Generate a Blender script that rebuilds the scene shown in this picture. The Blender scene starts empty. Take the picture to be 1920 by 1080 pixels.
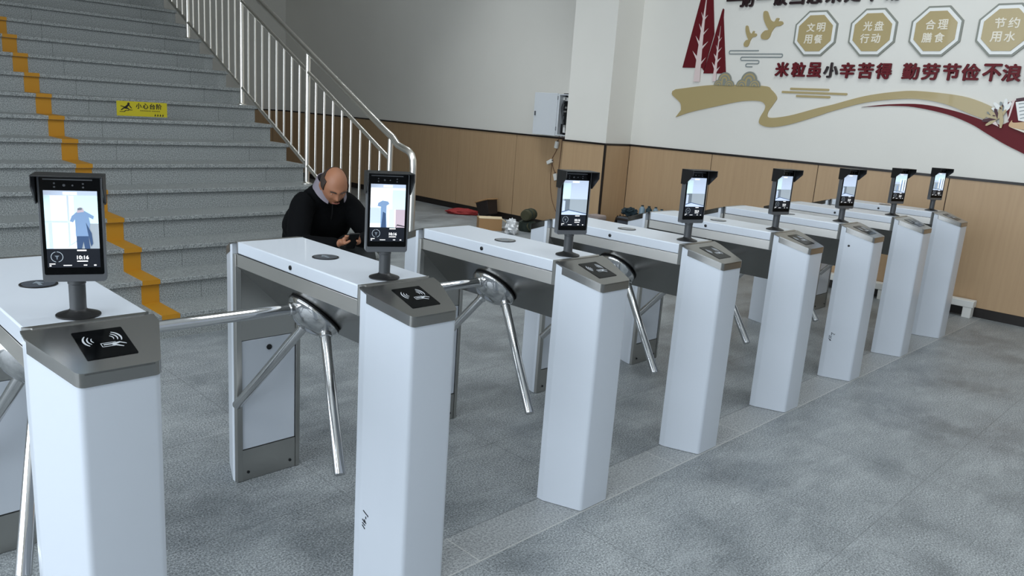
import bpy, bmesh, math, random
from mathutils import Vector, Matrix
from mathutils.geometry import tessellate_polygon

S = bpy.context.scene
COL = S.collection
random.seed(7)
PI = math.pi

# ------------------------------------------------------------------ camera
cam_data = bpy.data.cameras.new('camera')
cam = bpy.data.objects.new('camera', cam_data)
COL.objects.link(cam)
cam.matrix_world = Matrix(((0.70723725, 0.11020183, -0.69833447, -0.553907),
                           (-0.70360497, 0.20606703, -0.68005619, -1.706335),
                           (0.06896027, 0.97231267, 0.22327683, 1.523088),
                           (0, 0, 0, 1)))
cam_data.sensor_width = 36.0
cam_data.lens = 1450.955 / 1920 * 36
cam_data.clip_start = 0.05
cam_data.clip_end = 60
S.camera = cam

# ------------------------------------------------------------------ world, lights, exposure
world = bpy.data.worlds.new('world')
S.world = world
world.use_nodes = True
wb = world.node_tree.nodes['Background']
wb.inputs[0].default_value = (0.62, 0.78, 1.0, 1)
wb.inputs[1].default_value = 0.3


def area(name, loc, target, sx, sy, power, color):
    d = bpy.data.lights.new(name, 'AREA')
    d.shape = 'RECTANGLE'
    d.size, d.size_y = sx, sy
    d.energy = power
    d.color = color
    o = bpy.data.objects.new(name, d)
    COL.objects.link(o)
    o.location = loc
    o.rotation_euler = (Vector(target) - Vector(loc)).to_track_quat('-Z', 'Y').to_euler()
    return o


# daylight through the glazed walls to the left of and behind the photographer
area('daylight_left', (-6.35, 0.6, 2.65), (0, 0.6, 2.65), 10.4, 4.7, 830, (0.82, 0.91, 1.0))
area('daylight_front', (1.2, -6.35, 2.65), (1.2, 0, 2.65), 9.6, 4.7, 35, (0.86, 0.93, 1.0))
# added overhead fill above the entrance row, brightening the upward faces
for lx in (-1.5, 1.5, 4.5):
    for ly in (-1.6, 0.6):
        area('added_overhead_fill', (lx, ly, 5.52), (lx, ly, 0), 1.2, 1.2, 42, (0.90, 0.96, 1.0))
# more added fill beside the stairs, lifting the dark passage floor
for lx, ly in ((5.0, 4.6), (5.6, 6.2)):
    area('added_passage_fill', (lx, ly, 5.52), (lx, ly, 0), 1.2, 0.6, 22, (0.90, 0.96, 1.0)).data.spread = 1.3
S.view_settings.view_transform = 'Standard'
S.view_settings.look = 'None'
S.view_settings.exposure = -0.10
S.view_settings.gamma = 1.0
S.view_settings.use_curve_mapping = False


# ------------------------------------------------------------------ materials
def srgb(r, g, b):
    f = lambda c: c / 12.92 if c <= 0.04045 else ((c + 0.055) / 1.055) ** 2.4
    return (f(r / 255), f(g / 255), f(b / 255), 1)


def mat(name, rgb, rough=0.5, metal=0.0, spec=0.5, emit=0.0, coat=0.0, bump=None, alpha=None, trans=0.0):
    m = bpy.data.materials.new(name)
    m.use_nodes = True
    nt = m.node_tree
    p = nt.nodes['Principled BSDF']
    c = srgb(*rgb)
    p.inputs['Base Color'].default_value = c
    p.inputs['Roughness'].default_value = rough
    p.inputs['Metallic'].default_value = metal
    p.inputs['Specular IOR Level'].default_value = spec
    p.inputs['Coat Weight'].default_value = coat
    p.inputs['Transmission Weight'].default_value = trans
    if emit:
        p.inputs['Emission Color'].default_value = c
        p.inputs['Emission Strength'].default_value = emit
    if bump:
        scale, strength = bump
        n = nt.nodes.new('ShaderNodeTexNoise')
        g = nt.nodes.new('ShaderNodeNewGeometry')
        b = nt.nodes.new('ShaderNodeBump')
        n.inputs['Scale'].default_value = scale
        b.inputs['Strength'].default_value = strength
        b.inputs['Distance'].default_value = 0.01
        nt.links.new(g.outputs['Position'], n.inputs['Vector'])
        nt.links.new(n.outputs['Fac'], b.inputs['Height'])
        nt.links.new(b.outputs['Normal'], p.inputs['Normal'])
    return m


class NT:
    """small helper for building node trees"""
    def __init__(self, m):
        self.nt = m.node_tree
        self.p = self.nt.nodes['Principled BSDF']

    def n(self, kind, **kw):
        x = self.nt.nodes.new(kind)
        for k, v in kw.items():
            setattr(x, k, v)
        return x

    def l(self, a, b):
        self.nt.links.new(a, b)

    def math(self, op, a, b=None, c=None):
        x = self.n('ShaderNodeMath', operation=op)
        for i, v in enumerate((a, b, c)):
            if v is None:
                continue
            if isinstance(v, (int, float)):
                x.inputs[i].default_value = v
            else:
                self.l(v, x.inputs[i])
        return x.outputs[0]

    def ramp(self, fac, stops):
        r = self.n('ShaderNodeValToRGB')
        e = r.color_ramp.elements
        while len(e) < len(stops):
            e.new(0.5)
        for el, (pos, col) in zip(e, stops):
            el.position = pos
            el.color = col if len(col) == 4 else srgb(*col)
        self.l(fac, r.inputs[0])
        return r.outputs[0]

    def mix(self, fac, a, b, blend='MIX'):
        x = self.n('ShaderNodeMix', data_type='RGBA', blend_type=blend)
        for sock, v in ((x.inputs[0], fac), (x.inputs[6], a), (x.inputs[7], b)):
            if isinstance(v, (int, float)):
                sock.default_value = v
            elif isinstance(v, tuple):
                sock.default_value = v
            else:
                self.l(v, sock)
        return x.outputs[2]

    def noise(self, vec, scale, detail=2.0, rough=0.5, stretch=None):
        if stretch:
            mp = self.n('ShaderNodeMapping')
            mp.inputs['Scale'].default_value = stretch
            self.l(vec, mp.inputs['Vector'])
            vec = mp.outputs[0]
        x = self.n('ShaderNodeTexNoise')
        x.inputs['Scale'].default_value = scale
        x.inputs['Detail'].default_value = detail
        x.inputs['Roughness'].default_value = rough
        self.l(vec, x.inputs['Vector'])
        return x.outputs['Fac']


def line_mask(t, coord, period, offset, half):
    """1 near the lines coord = offset + k*period"""
    a = t.math('SUBTRACT', coord, offset)
    b = t.math('DIVIDE', a, period)
    c = t.math('ROUND', b)
    d = t.math('ABSOLUTE', t.math('MULTIPLY', t.math('SUBTRACT', b, c), period))
    return t.math('LESS_THAN', d, half)


def granite(name, dark, mid, light, floor=False):
    m = mat(name, mid, 0.42)
    t = NT(m)
    pos = t.n('ShaderNodeNewGeometry').outputs['Position']
    sep = t.n('ShaderNodeSeparateXYZ')
    t.l(pos, sep.inputs[0])
    sp = t.noise(pos, 140 if floor else 150, 4.0, 0.85)
    col = t.ramp(sp, [(0.36, dark), (0.5, mid), (0.64, light)])
    big = t.noise(pos, 1.9, 7.0, 0.66)
    blot = t.ramp(big, [(0.36, (0.60, 0.62, 0.64, 1)), (0.50, (0.90, 0.91, 0.92, 1)), (0.66, (1.10, 1.10, 1.10, 1))])
    if floor:
        col = t.mix(1.0, col, blot, 'MULTIPLY')
        # scuffs and dry mop marks
        sc = t.noise(pos, 3.2, 5.0, 0.65, (1.0, 2.6, 1.0))
        scm = t.ramp(sc, [(0.50, (0, 0, 0, 1)), (0.72, (1, 1, 1, 1))])
        col = t.mix(t.math('MULTIPLY', scm, 0.22), col, srgb(196, 201, 202))
        # the paler coping strip under the row of turnstile pillars
        y0 = t.math('GREATER_THAN', sep.outputs[1], -0.004)
        y1 = t.math('LESS_THAN', sep.outputs[1], 0.18)
        strip = t.math('MULTIPLY', y0, y1)
        sp2 = t.noise(pos, 110, 4.0, 0.85)
        scol = t.ramp(sp2, [(0.36, (88, 91, 92)), (0.5, (156, 159, 160)), (0.64, (198, 200, 200))])
        col = t.mix(t.math('MULTIPLY', strip, 0.7), col, scol)
        # joints
        far = t.math('GREATER_THAN', sep.outputs[1], 0.18)
        near = t.math('LESS_THAN', sep.outputs[1], -0.004)
        jx_s = t.math('MULTIPLY', strip, line_mask(t, sep.outputs[0], 0.611, 1.133, 0.0025))
        jx_f = t.math('MULTIPLY', far, line_mask(t, sep.outputs[0], 0.8, 1.83, 0.0022))
        jx_n = t.math('MULTIPLY', near, line_mask(t, sep.outputs[0], 0.8, 2.38, 0.0022))
        jy_f = t.math('MULTIPLY', far, line_mask(t, sep.outputs[1], 0.8, 0.675, 0.0022))
        jy_n = t.math('MULTIPLY', near, line_mask(t, sep.outputs[1], 0.8, -0.004, 0.0022))
        e1 = t.math('LESS_THAN', t.math('ABSOLUTE', t.math('SUBTRACT', sep.outputs[1], 0.18)), 0.003)
        e2 = t.math('LESS_THAN', t.math('ABSOLUTE', t.math('ADD', sep.outputs[1], 0.004)), 0.003)
        dk = t.math('MAXIMUM', t.math('MAXIMUM', jx_f, jx_n), t.math('MAXIMUM', jy_f, t.math('MAXIMUM', jy_n, e1)))
        col = t.mix(t.math('MULTIPLY', dk, 0.4), col, srgb(70, 74, 76))
        col = t.mix(t.math('MULTIPLY', t.math('MAXIMUM', jx_s, e2), 0.55), col, srgb(200, 200, 195))
        rr = t.ramp(big, [(0.3, (0.34, 0.34, 0.34, 1)), (0.7, (0.55, 0.55, 0.55, 1))])
        t.l(rr, t.p.inputs['Roughness'])
    else:
        up = t.n('ShaderNodeSeparateXYZ')
        t.l(t.n('ShaderNodeNewGeometry').outputs['Normal'], up.inputs[0])
        jm = t.math('MULTIPLY', line_mask(t, sep.outputs[0], 1.1, 1.6, 0.0022), t.math('LESS_THAN', up.outputs[2], 0.5))
        col = t.mix(t.math('MULTIPLY', jm, 0.55), col, srgb(60, 62, 62))
        t.p.inputs['Roughness'].default_value = 0.55
    t.l(col, t.p.inputs['Base Color'])
    return m


def steel(name, rgb, rough, stretch, tangent, aniso=0.75):
    """brushed stainless: reflections smear across the brushing direction"""
    m = mat(name, rgb, rough, 1.0)
    t = NT(m)
    tc = t.n('ShaderNodeTexCoord').outputs['Object']
    f = t.noise(tc, 260, 2.0, 0.5, stretch)
    r = t.ramp(f, [(0.3, (rough * 0.985,) * 3 + (1,)), (0.7, (rough * 1.015,) * 3 + (1,))])
    t.l(r, t.p.inputs['Roughness'])
    c = t.n('ShaderNodeCombineXYZ')
    for i, q in enumerate(tangent):
        c.inputs[i].default_value = q
    t.l(c.outputs[0], t.p.inputs['Tangent'])
    t.p.inputs['Anisotropic'].default_value = aniso
    return m


def wood_panel(name):
    m = mat(name, (184, 154, 120), 0.45)
    t = NT(m)
    pos = t.n('ShaderNodeNewGeometry').outputs['Position']
    f = t.noise(pos, 30, 3.0, 0.6, (1.0, 1.0, 0.05))
    c = t.ramp(f, [(0.3, (180, 150, 116)), (0.7, (187, 157, 122))])
    t.l(c, t.p.inputs['Base Color'])
    return m


def wall_paint(name, rgb):
    m = mat(name, rgb, 0.8, spec=0.3)
    t = NT(m)
    pos = t.n('ShaderNodeNewGeometry').outputs['Position']
    f = t.noise(pos, 0.9, 3.0, 0.5)
    a = tuple(int(c * 0.98) for c in rgb)
    t.l(t.ramp(f, [(0.3, a), (0.7, rgb)]), t.p.inputs['Base Color'])
    n2 = t.noise(pos, 120, 2.0, 0.6)
    b = t.n('ShaderNodeBump')
    b.inputs['Strength'].default_value = 0.05
    b.inputs['Distance'].default_value = 0.003
    t.l(n2, b.inputs['Height'])
    t.l(b.outputs['Normal'], t.p.inputs['Normal'])
    return m


M = {
    'floor': granite('floor_granite', (66, 70, 72), (134, 139, 141), (192, 196, 197), True),
    'stair': granite('stair_granite', (62, 65, 65), (132, 136, 135), (180, 183, 181)),
    'wall': wall_paint('wall_paint', (232, 229, 221)),
    'ceiling': wall_paint('ceiling_paint', (225, 225, 222)),
    'panel': wood_panel('brown_wall_panel'),
    'black_trim': mat('black_trim', (28, 22, 20), 0.4),
    'joint': mat('dark_joint', (50, 36, 24), 0.6),
    'white': mat('white_powder_coat', (208, 214, 222), 0.28, coat=0.2),
    'white_matte': mat('white_matte_plastic', (230, 230, 226), 0.5),
    'steel': steel('brushed_steel', (228, 226, 222), 0.50, (1.0, 0.04, 1.0), (0, 0, 1)),
    'steel_x': steel('brushed_steel_cap', (160, 159, 156), 0.24, (0.04, 1.0, 1.0), (0, 1, 1), 0.35),
    'steel_v': steel('brushed_steel_frame', (178, 177, 173), 0.30, (1.0, 1.0, 0.04), (1, 1, 0), 0.6),
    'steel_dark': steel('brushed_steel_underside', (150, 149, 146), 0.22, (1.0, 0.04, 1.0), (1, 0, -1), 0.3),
    'chrome': mat('polished_chrome', (214, 214, 214), 0.09, 1.0),
    'rail': mat('polished_rail_steel', (226, 222, 214), 0.30, 1.0),
    'rubber': mat('black_rubber', (16, 16, 17), 0.5),
    'black_glass': mat('black_glass', (4, 5, 6), 0.14, spec=0.14),
    'black_plastic': mat('black_plastic', (20, 20, 21), 0.38),
    'grey_plastic': mat('dark_grey_pole_plastic', (66, 68, 70), 0.38),
    'bezel': mat('silver_grey_bezel', (108, 110, 113), 0.30, 0.5),
    'disc': mat('smoked_indicator_lens', (70, 76, 86), 0.12, coat=0.5),
    'disc_mark': mat('indicator_mark', (128, 138, 146), 0.3),
    'ring': mat('black_lens_ring', (14, 14, 16), 0.3),
    'icon': mat('printed_white_icon', (176, 180, 184), 0.5),
    'ink': mat('black_marker_ink', (22, 24, 34), 0.6),
    'yellow': mat('yellow_tape', (172, 120, 14), 0.6),
    'sign_yellow': mat('yellow_sign_vinyl', (182, 168, 22), 0.45),
    'sign_black': mat('sign_black_print', (22, 18, 14), 0.5),
    'sign_olive': mat('sign_fine_print', (104, 96, 22), 0.5),
    'gold': mat('gold_acrylic', (176, 157, 110), 0.40, coat=0.2),
    'gold_edge': mat('grey_gold_edge', (136, 138, 128), 0.45),
    'red': mat('dark_red_acrylic', (98, 10, 22), 0.55, spec=0.3),
    'slogan_black': mat('black_red_acrylic', (34, 12, 16), 0.35),
    'mural_white': mat('white_acrylic', (236, 236, 232), 0.4),
    'pale_pink': mat('pale_pink_acrylic', (226, 206, 202), 0.45),
    'cream': mat('cream_acrylic', (232, 224, 206), 0.45),
    'grey_line': mat('grey_acrylic_line', (140, 148, 148), 0.45),
    'tan': mat('tan_acrylic', (204, 170, 128), 0.45),
    'plum': mat('plum_ink', (70, 26, 38), 0.5),
    'cab': mat('light_grey_cabinet_enamel', (222, 226, 230), 0.4),
    'cab_in': mat('dark_cabinet_interior', (24, 28, 30), 0.6),
    'wire_red': mat('red_brown_wire', (96, 58, 44), 0.5),
    'card': mat('brown_cardboard', (170, 132, 90), 0.8, bump=(40, 0.15)),
    'card_in': mat('pale_cardboard', (196, 178, 146), 0.8),
    'redbag': mat('red_cloth', (150, 42, 42), 0.75, bump=(25, 0.6)),
    'brownblack': mat('black_brown_plastic', (34, 26, 24), 0.5),
    'olive': mat('olive_canvas', (66, 66, 46), 0.8, bump=(30, 0.5)),
    'dkgreen': mat('dark_green_canvas', (46, 56, 50), 0.8, bump=(30, 0.5)),
    'plasticbag': mat('thin_white_plastic_bag', (222, 224, 226), 0.3, bump=(18, 0.8)),
    'greycloth': mat('grey_pink_cloth', (150, 138, 134), 0.85, bump=(25, 0.5)),
    'crate': mat('grey_crate_plastic', (74, 78, 84), 0.5),
    'bluegrey': mat('blue_grey_bottle', (120, 140, 152), 0.35),
    'teal': mat('dark_teal_fabric', (22, 44, 52), 0.7),
    'skin': mat('skin', (158, 108, 80), 0.5, bump=(160, 0.06)),
    'lip': mat('lips', (140, 84, 72), 0.5),
    'hair': mat('short_dark_hair', (52, 40, 34), 0.7, bump=(220, 0.4)),
    'jacket': mat('black_jacket_cloth', (9, 10, 12), 0.9, spec=0.12, bump=(22, 0.5)),
    'collar': mat('lilac_grey_shirt', (132, 125, 134), 0.8, bump=(120, 0.1)),
    'trousers': mat('dark_grey_trousers', (46, 48, 48), 0.85, bump=(24, 0.4)),
    'shoe': mat('black_shoe_leather', (18, 17, 17), 0.35),
    'eye': mat('eye_white', (220, 214, 206), 0.25),
    'iris': mat('dark_iris', (30, 22, 18), 0.2),
    # screen colours: they give off light
    's_white': mat('screen_white', (246, 250, 252), 0.4, emit=0.85),
    's_cyan': mat('screen_pale_cyan', (206, 232, 236), 0.4, emit=0.8),
    's_lav': mat('screen_lavender', (196, 210, 232), 0.4, emit=0.7),
    's_grey': mat('screen_grey', (166, 176, 184), 0.4, emit=0.55),
    's_mid': mat('screen_mid_grey', (120, 130, 140), 0.4, emit=0.45),
    's_blue': mat('screen_blue_cloth', (128, 156, 192), 0.4, emit=0.6),
    's_navy': mat('screen_dark_blue', (62, 86, 122), 0.4, emit=0.5),
    's_mauve': mat('screen_mauve', (196, 178, 188), 0.4, emit=0.6),
    's_dark': mat('screen_dark_bar', (20, 24, 34), 0.3, emit=0.2),
    's_text': mat('screen_text_white', (250, 250, 250), 0.4, emit=0.9),
    'glass': mat('window_frame_grey', (150, 154, 158), 0.4),
}


# ------------------------------------------------------------------ mesh helpers
class MB:
    def __init__(self):
        self.v, self.f, self.mi, self.sm = [], [], [], []

    def add(self, verts, faces, mi=0, smooth=False):
        o = len(self.v)
        self.v += [Vector(p) for p in verts]
        for f in faces:
            self.f.append([i + o for i in f])
            self.mi.append(mi)
            self.sm.append(smooth)
        return self

    def box(self, x0, x1, y0, y1, z0, z1, mi=0, mx=None):
        vs = [Vector((x, y, z)) for z in (z0, z1) for y in (y0, y1) for x in (x0, x1)]
        if mx:
            vs = [mx @ p for p in vs]
        fs = [(0, 2, 3, 1), (4, 5, 7, 6), (0, 1, 5, 4), (2, 6, 7, 3), (0, 4, 6, 2), (1, 3, 7, 5)]
        return self.add(vs, fs, mi)

    def prism(self, poly, fn, mi=0, smooth=False):
        """poly: list of 2d points; fn(pt, side) -> 3d, side 0/1"""
        n = len(poly)
        a = [Vector(fn(p, 0)) for p in poly]
        b = [Vector(fn(p, 1)) for p in poly]
        tri = tessellate_polygon([[Vector((p[0], p[1], 0)) for p in poly]])
        o = len(self.v)
        self.v += a + b
        for t in tri:
            self.f.append([t[0] + o, t[1] + o, t[2] + o]); self.mi.append(mi); self.sm.append(False)
            self.f.append([t[2] + o + n, t[1] + o + n, t[0] + o + n]); self.mi.append(mi); self.sm.append(False)
        for i in range(n):
            j = (i + 1) % n
            self.f.append([i + o, j + o, j + o + n, i + o + n]); self.mi.append(mi); self.sm.append(smooth)
        return self

    def tube(self, path, r, n=12, mi=0, cap=True, radii=None):
        path = [Vector(p) for p in path]
        rings = []
        prev = None
        for i, p in enumerate(path):
            if i == 0:
                t = path[1] - p
            elif i == len(path) - 1:
                t = p - path[i - 1]
            else:
                t = (path[i + 1] - p).normalized() + (p - path[i - 1]).normalized()
            t.normalize()
            if prev is None:
                u = t.orthogonal().normalized()
            else:
                u = (prev - t * prev.dot(t)).normalized()
            prev = u
            w = t.cross(u)
            rr = radii[i] if radii else r
            rings.append([p + (u * math.cos(2 * PI * k / n) + w * math.sin(2 * PI * k / n)) * rr for k in range(n)])
        o = len(self.v)
        for ring in rings:
            self.v += ring
        for i in range(len(rings) - 1):
            for k in range(n):
                k2 = (k + 1) % n
                self.f.append([o + i * n + k, o + i * n + k2, o + (i + 1) * n + k2, o + (i + 1) * n + k])
                self.mi.append(mi); self.sm.append(True)
        if cap:
            self.f.append([o + k for k in range(n)][::-1]); self.mi.append(mi); self.sm.append(False)
            self.f.append([o + (len(rings) - 1) * n + k for k in range(n)]); self.mi.append(mi); self.sm.append(False)
        return self

    def lathe(self, prof, mx=None, n=32, mi=0):
        """prof: list of (r, z); revolve about local z"""
        mx = mx or Matrix.Identity(4)
        o = len(self.v)
        for r, z in prof:
            for k in range(n):
                a = 2 * PI * k / n
                self.v.append(mx @ Vector((r * math.cos(a), r * math.sin(a), z)))
        for i in range(len(prof) - 1):
            for k in range(n):
                k2 = (k + 1) % n
                self.f.append([o + i * n + k, o + i * n + k2, o + (i + 1) * n + k2, o + (i + 1) * n + k])
                self.mi.append(mi); self.sm.append(True)
        if prof[0][0] > 1e-6:
            self.f.append([o + k for k in range(n)][::-1]); self.mi.append(mi); self.sm.append(False)
        if prof[-1][0] > 1e-6:
            e = o + (len(prof) - 1) * n
            self.f.append([e + k for k in range(n)]); self.mi.append(mi); self.sm.append(False)
        return self

    def ellipsoid(self, c, r, mx=None, n=16, m=10, mi=0):
        c = Vector(c)
        o = len(self.v)
        vs = []
        for i in range(m + 1):
            th = PI * i / m
            for k in range(n):
                a = 2 * PI * k / n
                p = Vector((r[0] * math.sin(th) * math.cos(a), r[1] * math.sin(th) * math.sin(a), r[2] * math.cos(th)))
                if mx:
                    p = mx @ p
                vs.append(c + p)
        self.v += vs
        for i in range(m):
            for k in range(n):
                k2 = (k + 1) % n
                self.f.append([o + i * n + k, o + (i + 1) * n + k, o + (i + 1) * n + k2, o + i * n + k2])
                self.mi.append(mi); self.sm.append(True)
        return self

    def build(self, name, mats, parent=None, bevel=0, origin=None, sharp=35, weld=True):
        me = bpy.data.meshes.new(name)
        org = Vector((0, 0, 0))
        if origin == 'base':
            xs = [p.x for p in self.v]; ys = [p.y for p in self.v]; zs = [p.z for p in self.v]
            org = Vector(((min(xs) + max(xs)) / 2, (min(ys) + max(ys)) / 2, min(zs)))
        elif origin is not None:
            org = Vector(origin)
        me.from_pydata([p - org for p in self.v], [], self.f)
        if not isinstance(mats, (list, tuple)):
            mats = [mats]
        for m in mats:
            me.materials.append(m)
        for p, i, s in zip(me.polygons, self.mi, self.sm):
            p.material_index = i
            p.use_smooth = s
        bm = bmesh.new()
        bm.from_mesh(me)
        if weld:
            bmesh.ops.remove_doubles(bm, verts=bm.verts, dist=1e-5)
        bmesh.ops.recalc_face_normals(bm, faces=bm.faces)
        bm.to_mesh(me)
        bm.free()
        me.set_sharp_from_angle(angle=math.radians(sharp))
        o = bpy.data.objects.new(name, me)
        o.location = org
        COL.objects.link(o)
        if parent:
            o.parent = parent
            if origin is None:
                o.location = (0, 0, 0)
        if bevel:
            b = o.modifiers.new('bevel', 'BEVEL')
            b.width = bevel
            b.segments = 2
            b.limit_method = 'ANGLE'
            b.angle_limit = math.radians(40)
        return o


def thing(name, label, cat, loc=(0, 0, 0), rz=0.0, group=None):
    o = bpy.data.objects.new(name, None)
    o.empty_display_size = 0.1
    COL.objects.link(o)
    o.location = loc
    o.rotation_euler = (0, 0, rz)
    return tag(o, label, cat, group)


def tag(o, label, cat, group=None):
    o['label'] = label
    o['category'] = cat
    if group:
        o['group'] = group
    return o


def struct(o):
    o['kind'] = 'structure'
    return o


def dup(root, loc, rz, label, group):
    r = root.copy()
    COL.objects.link(r)
    r.location = loc
    r.rotation_euler = (0, 0, rz)
    r['label'] = label
    r['group'] = group
    for ch in list(root.children):
        c = ch.copy()
        COL.objects.link(c)
        c.parent = r
        for g in list(ch.children):
            d = g.copy()
            COL.objects.link(d)
            d.parent = c
    return r


def fillet(poly, radii, seg=6):
    """round the corners of a ccw/cw polygon; radii per corner"""
    out = []
    n = len(poly)
    for i in range(n):
        p = Vector(poly[i]); a = Vector(poly[i - 1]); b = Vector(poly[(i + 1) % n])
        r = radii[i]
        if r <= 0:
            out.append((p.x, p.y)); continue
        u = (a - p).normalized(); w = (b - p).normalized()
        ang = u.angle(w)
        d = min(r / math.tan(ang / 2), 0.45 * min((a - p).length, (b - p).length))
        r2 = d * math.tan(ang / 2)
        c = p + (u + w).normalized() * (r2 / math.sin(ang / 2))
        s = p + u * d - c
        e = p + w * d - c
        a0 = math.atan2(s.y, s.x); a1 = math.atan2(e.y, e.x)
        da = (a1 - a0 + PI) % (2 * PI) - PI
        for k in range(seg + 1):
            t = a0 + da * k / seg
            out.append((c.x + r2 * math.cos(t), c.y + r2 * math.sin(t)))
    return out


def catmull(pts, k=6, closed=False):
    P = [Vector(p) for p in pts]
    out = []
    n = len(P)
    rng = range(n) if closed else range(n - 1)
    for i in rng:
        p0 = P[(i - 1) % n] if closed or i > 0 else P[0] * 2 - P[1]
        p1 = P[i]; p2 = P[(i + 1) % n]
        p3 = P[(i + 2) % n] if closed or i + 2 < n else p2 * 2 - p1
        for j in range(k):
            t = j / k
            out.append(0.5 * ((2 * p1) + (-p0 + p2) * t + (2 * p0 - 5 * p1 + 4 * p2 - p3) * t * t + (-p0 + 3 * p1 - 3 * p2 + p3) * t ** 3))
    if not closed:
        out.append(P[-1])
    return out


def text_mesh(body, size, extrude=0.0, offset=0.0, spacing=1.0):
    cu = bpy.data.curves.new('text', 'FONT')
    cu.body = body
    cu.size = size
    cu.extrude = extrude
    cu.offset = offset
    cu.resolution_u = 3
    cu.space_line = spacing
    o = bpy.data.objects.new('text', cu)
    COL.objects.link(o)
    bpy.context.view_layer.update()
    me = bpy.data.meshes.new_from_object(o.evaluated_get(bpy.context.evaluated_depsgraph_get()))
    COL.objects.unlink(o)
    bpy.data.objects.remove(o)
    vs = [v.co.copy() for v in me.vertices]
    fs = [list(p.vertices) for p in me.polygons]
    return vs, fs


def text_fit(mb, body, mx, w, h, depth, bold=0.0, mi=0, stretch=True):
    """lettering fitted in a w x h box centred on mx's origin (local xy plane, z out); bold strokes by overlapping the glyph"""
    vs, fs = text_mesh(body, 1.0, 0.5)
    xs = [p.x for p in vs]; ys = [p.y for p in vs]
    cx, cy = (min(xs) + max(xs)) / 2, (min(ys) + max(ys)) / 2
    sx = (w - 2 * bold * h) / (max(xs) - min(xs)); sy = (h - 2 * bold * h) / (max(ys) - min(ys))
    if not stretch:
        sx = sy = min(sx, sy)
    b = bold * h
    shifts = ((b, 0), (-b, 0), (0, b), (0, -b), (0.7 * b, 0.7 * b), (-0.7 * b, -0.7 * b)) if bold else ((0, 0),)
    for i, (dx, dy) in enumerate(shifts):
        mb.add([mx @ Vector(((p.x - cx) * sx + dx, (p.y - cy) * sy + dy, (p.z + 0.5) * depth * (1 + 0.004 * i))) for p in vs], fs, mi)


# ================================================================== the setting
WX = 7.25      # the mural wall
HW = 1.221     # top of the brown wainscot
CX, CY0, CY1 = 6.77, 4.06, 4.70   # pilaster
BY = 12.4      # back wall
CH = 5.6       # ceiling

struct(MB().box(-6.3, WX + 0.3, -6.3, BY + 0.3, -0.12, 0.0).build('floor', M['floor']))
struct(MB().box(-6.5, WX + 0.3, -6.5, BY + 0.3, CH, CH + 0.15).build('ceiling', M['ceiling']))
w = MB().box(WX, WX + 0.25, -6.3, BY, 0, CH)
struct(w.build('wall_right', M['wall']))
struct(MB().box(CX, WX, CY0, CY1, 0, CH).build('wall_pilaster', M['wall']))
struct(MB().box(-6.3, WX + 0.3, BY, BY + 0.25, 0, CH).build('wall_back', M['wall']))
struct(MB().box(-1.5, -1.35, 3.4, BY, 2.3, CH).build('wall_light_blocker', M['wall']))  # unseen upper wall, added to keep window light off the stairwell


def wall_with_opening(name, axis, pos, a0, a1, o0, o1, z0, z1, thick):
    mb = MB()
    for (s0, s1, q0, q1) in ((a0, o0, 0, CH), (o1, a1, 0, CH), (o0, o1, 0, z0), (o0, o1, z1, CH)):
        if axis == 'x':
            mb.box(pos - thick, pos, s0, s1, q0, q1)
        else:
            mb.box(s0, s1, pos - thick, pos, q0, q1)
    struct(mb.build(name, M['wall']))


wall_with_opening('wall_left', 'x', -6.0, -6.3, BY, -4.6, 5.8, 0.25, 5.05, 0.2)
wall_with_opening('wall_front', 'y', -6.0, -6.0, WX, -3.6, 6.0, 0.25, 5.05, 0.2)
mb = MB()
for k in range(9):
    y = -4.6 + 10.4 * k / 8
    mb.box(-6.13, -6.05, y - 0.035, y + 0.035, 0.25, 5.05)
for z in (0.28, 1.25, 3.1, 5.02):
    mb.box(-6.13, -6.05, -4.6, 5.8, z - 0.03, z + 0.03)
struct(mb.build('window_1', M['glass']))
mb = MB()
for k in range(8):
    x = -3.6 + 9.6 * k / 7
    mb.box(x - 0.035, x + 0.035, -6.13, -6.05, 0.25, 5.05)
for z in (0.28, 2.3, 3.6, 5.02):
    mb.box(-3.6, 6.0, -6.13, -6.05, z - 0.03, z + 0.03)
struct(mb.build('window_2', M['glass']))

# brown wainscot: separate sheets on dark backing, black cap strip, black skirting
def sheets(name, runs, horiz_axis, pos, sgn, joints):
    """sheets standing off `pos` by 12 mm towards -axis"""
    mb = MB()
    for a0, a1 in runs:
        cuts = [a0] + [j for j in joints if a0 + 0.02 < j < a1 - 0.02] + [a1]
        for s0, s1 in zip(cuts[:-1], cuts[1:]):
            g = 0.004
            if horiz_axis == 'y':
                mb.box(pos - 0.012, pos - 0.001, s0 + g, s1 - g, 0.085, HW - 0.022)
            else:
                mb.box(s0 + g, s1 - g, pos - 0.012, pos - 0.001, 0.085, HW - 0.022)
    return mb


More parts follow.
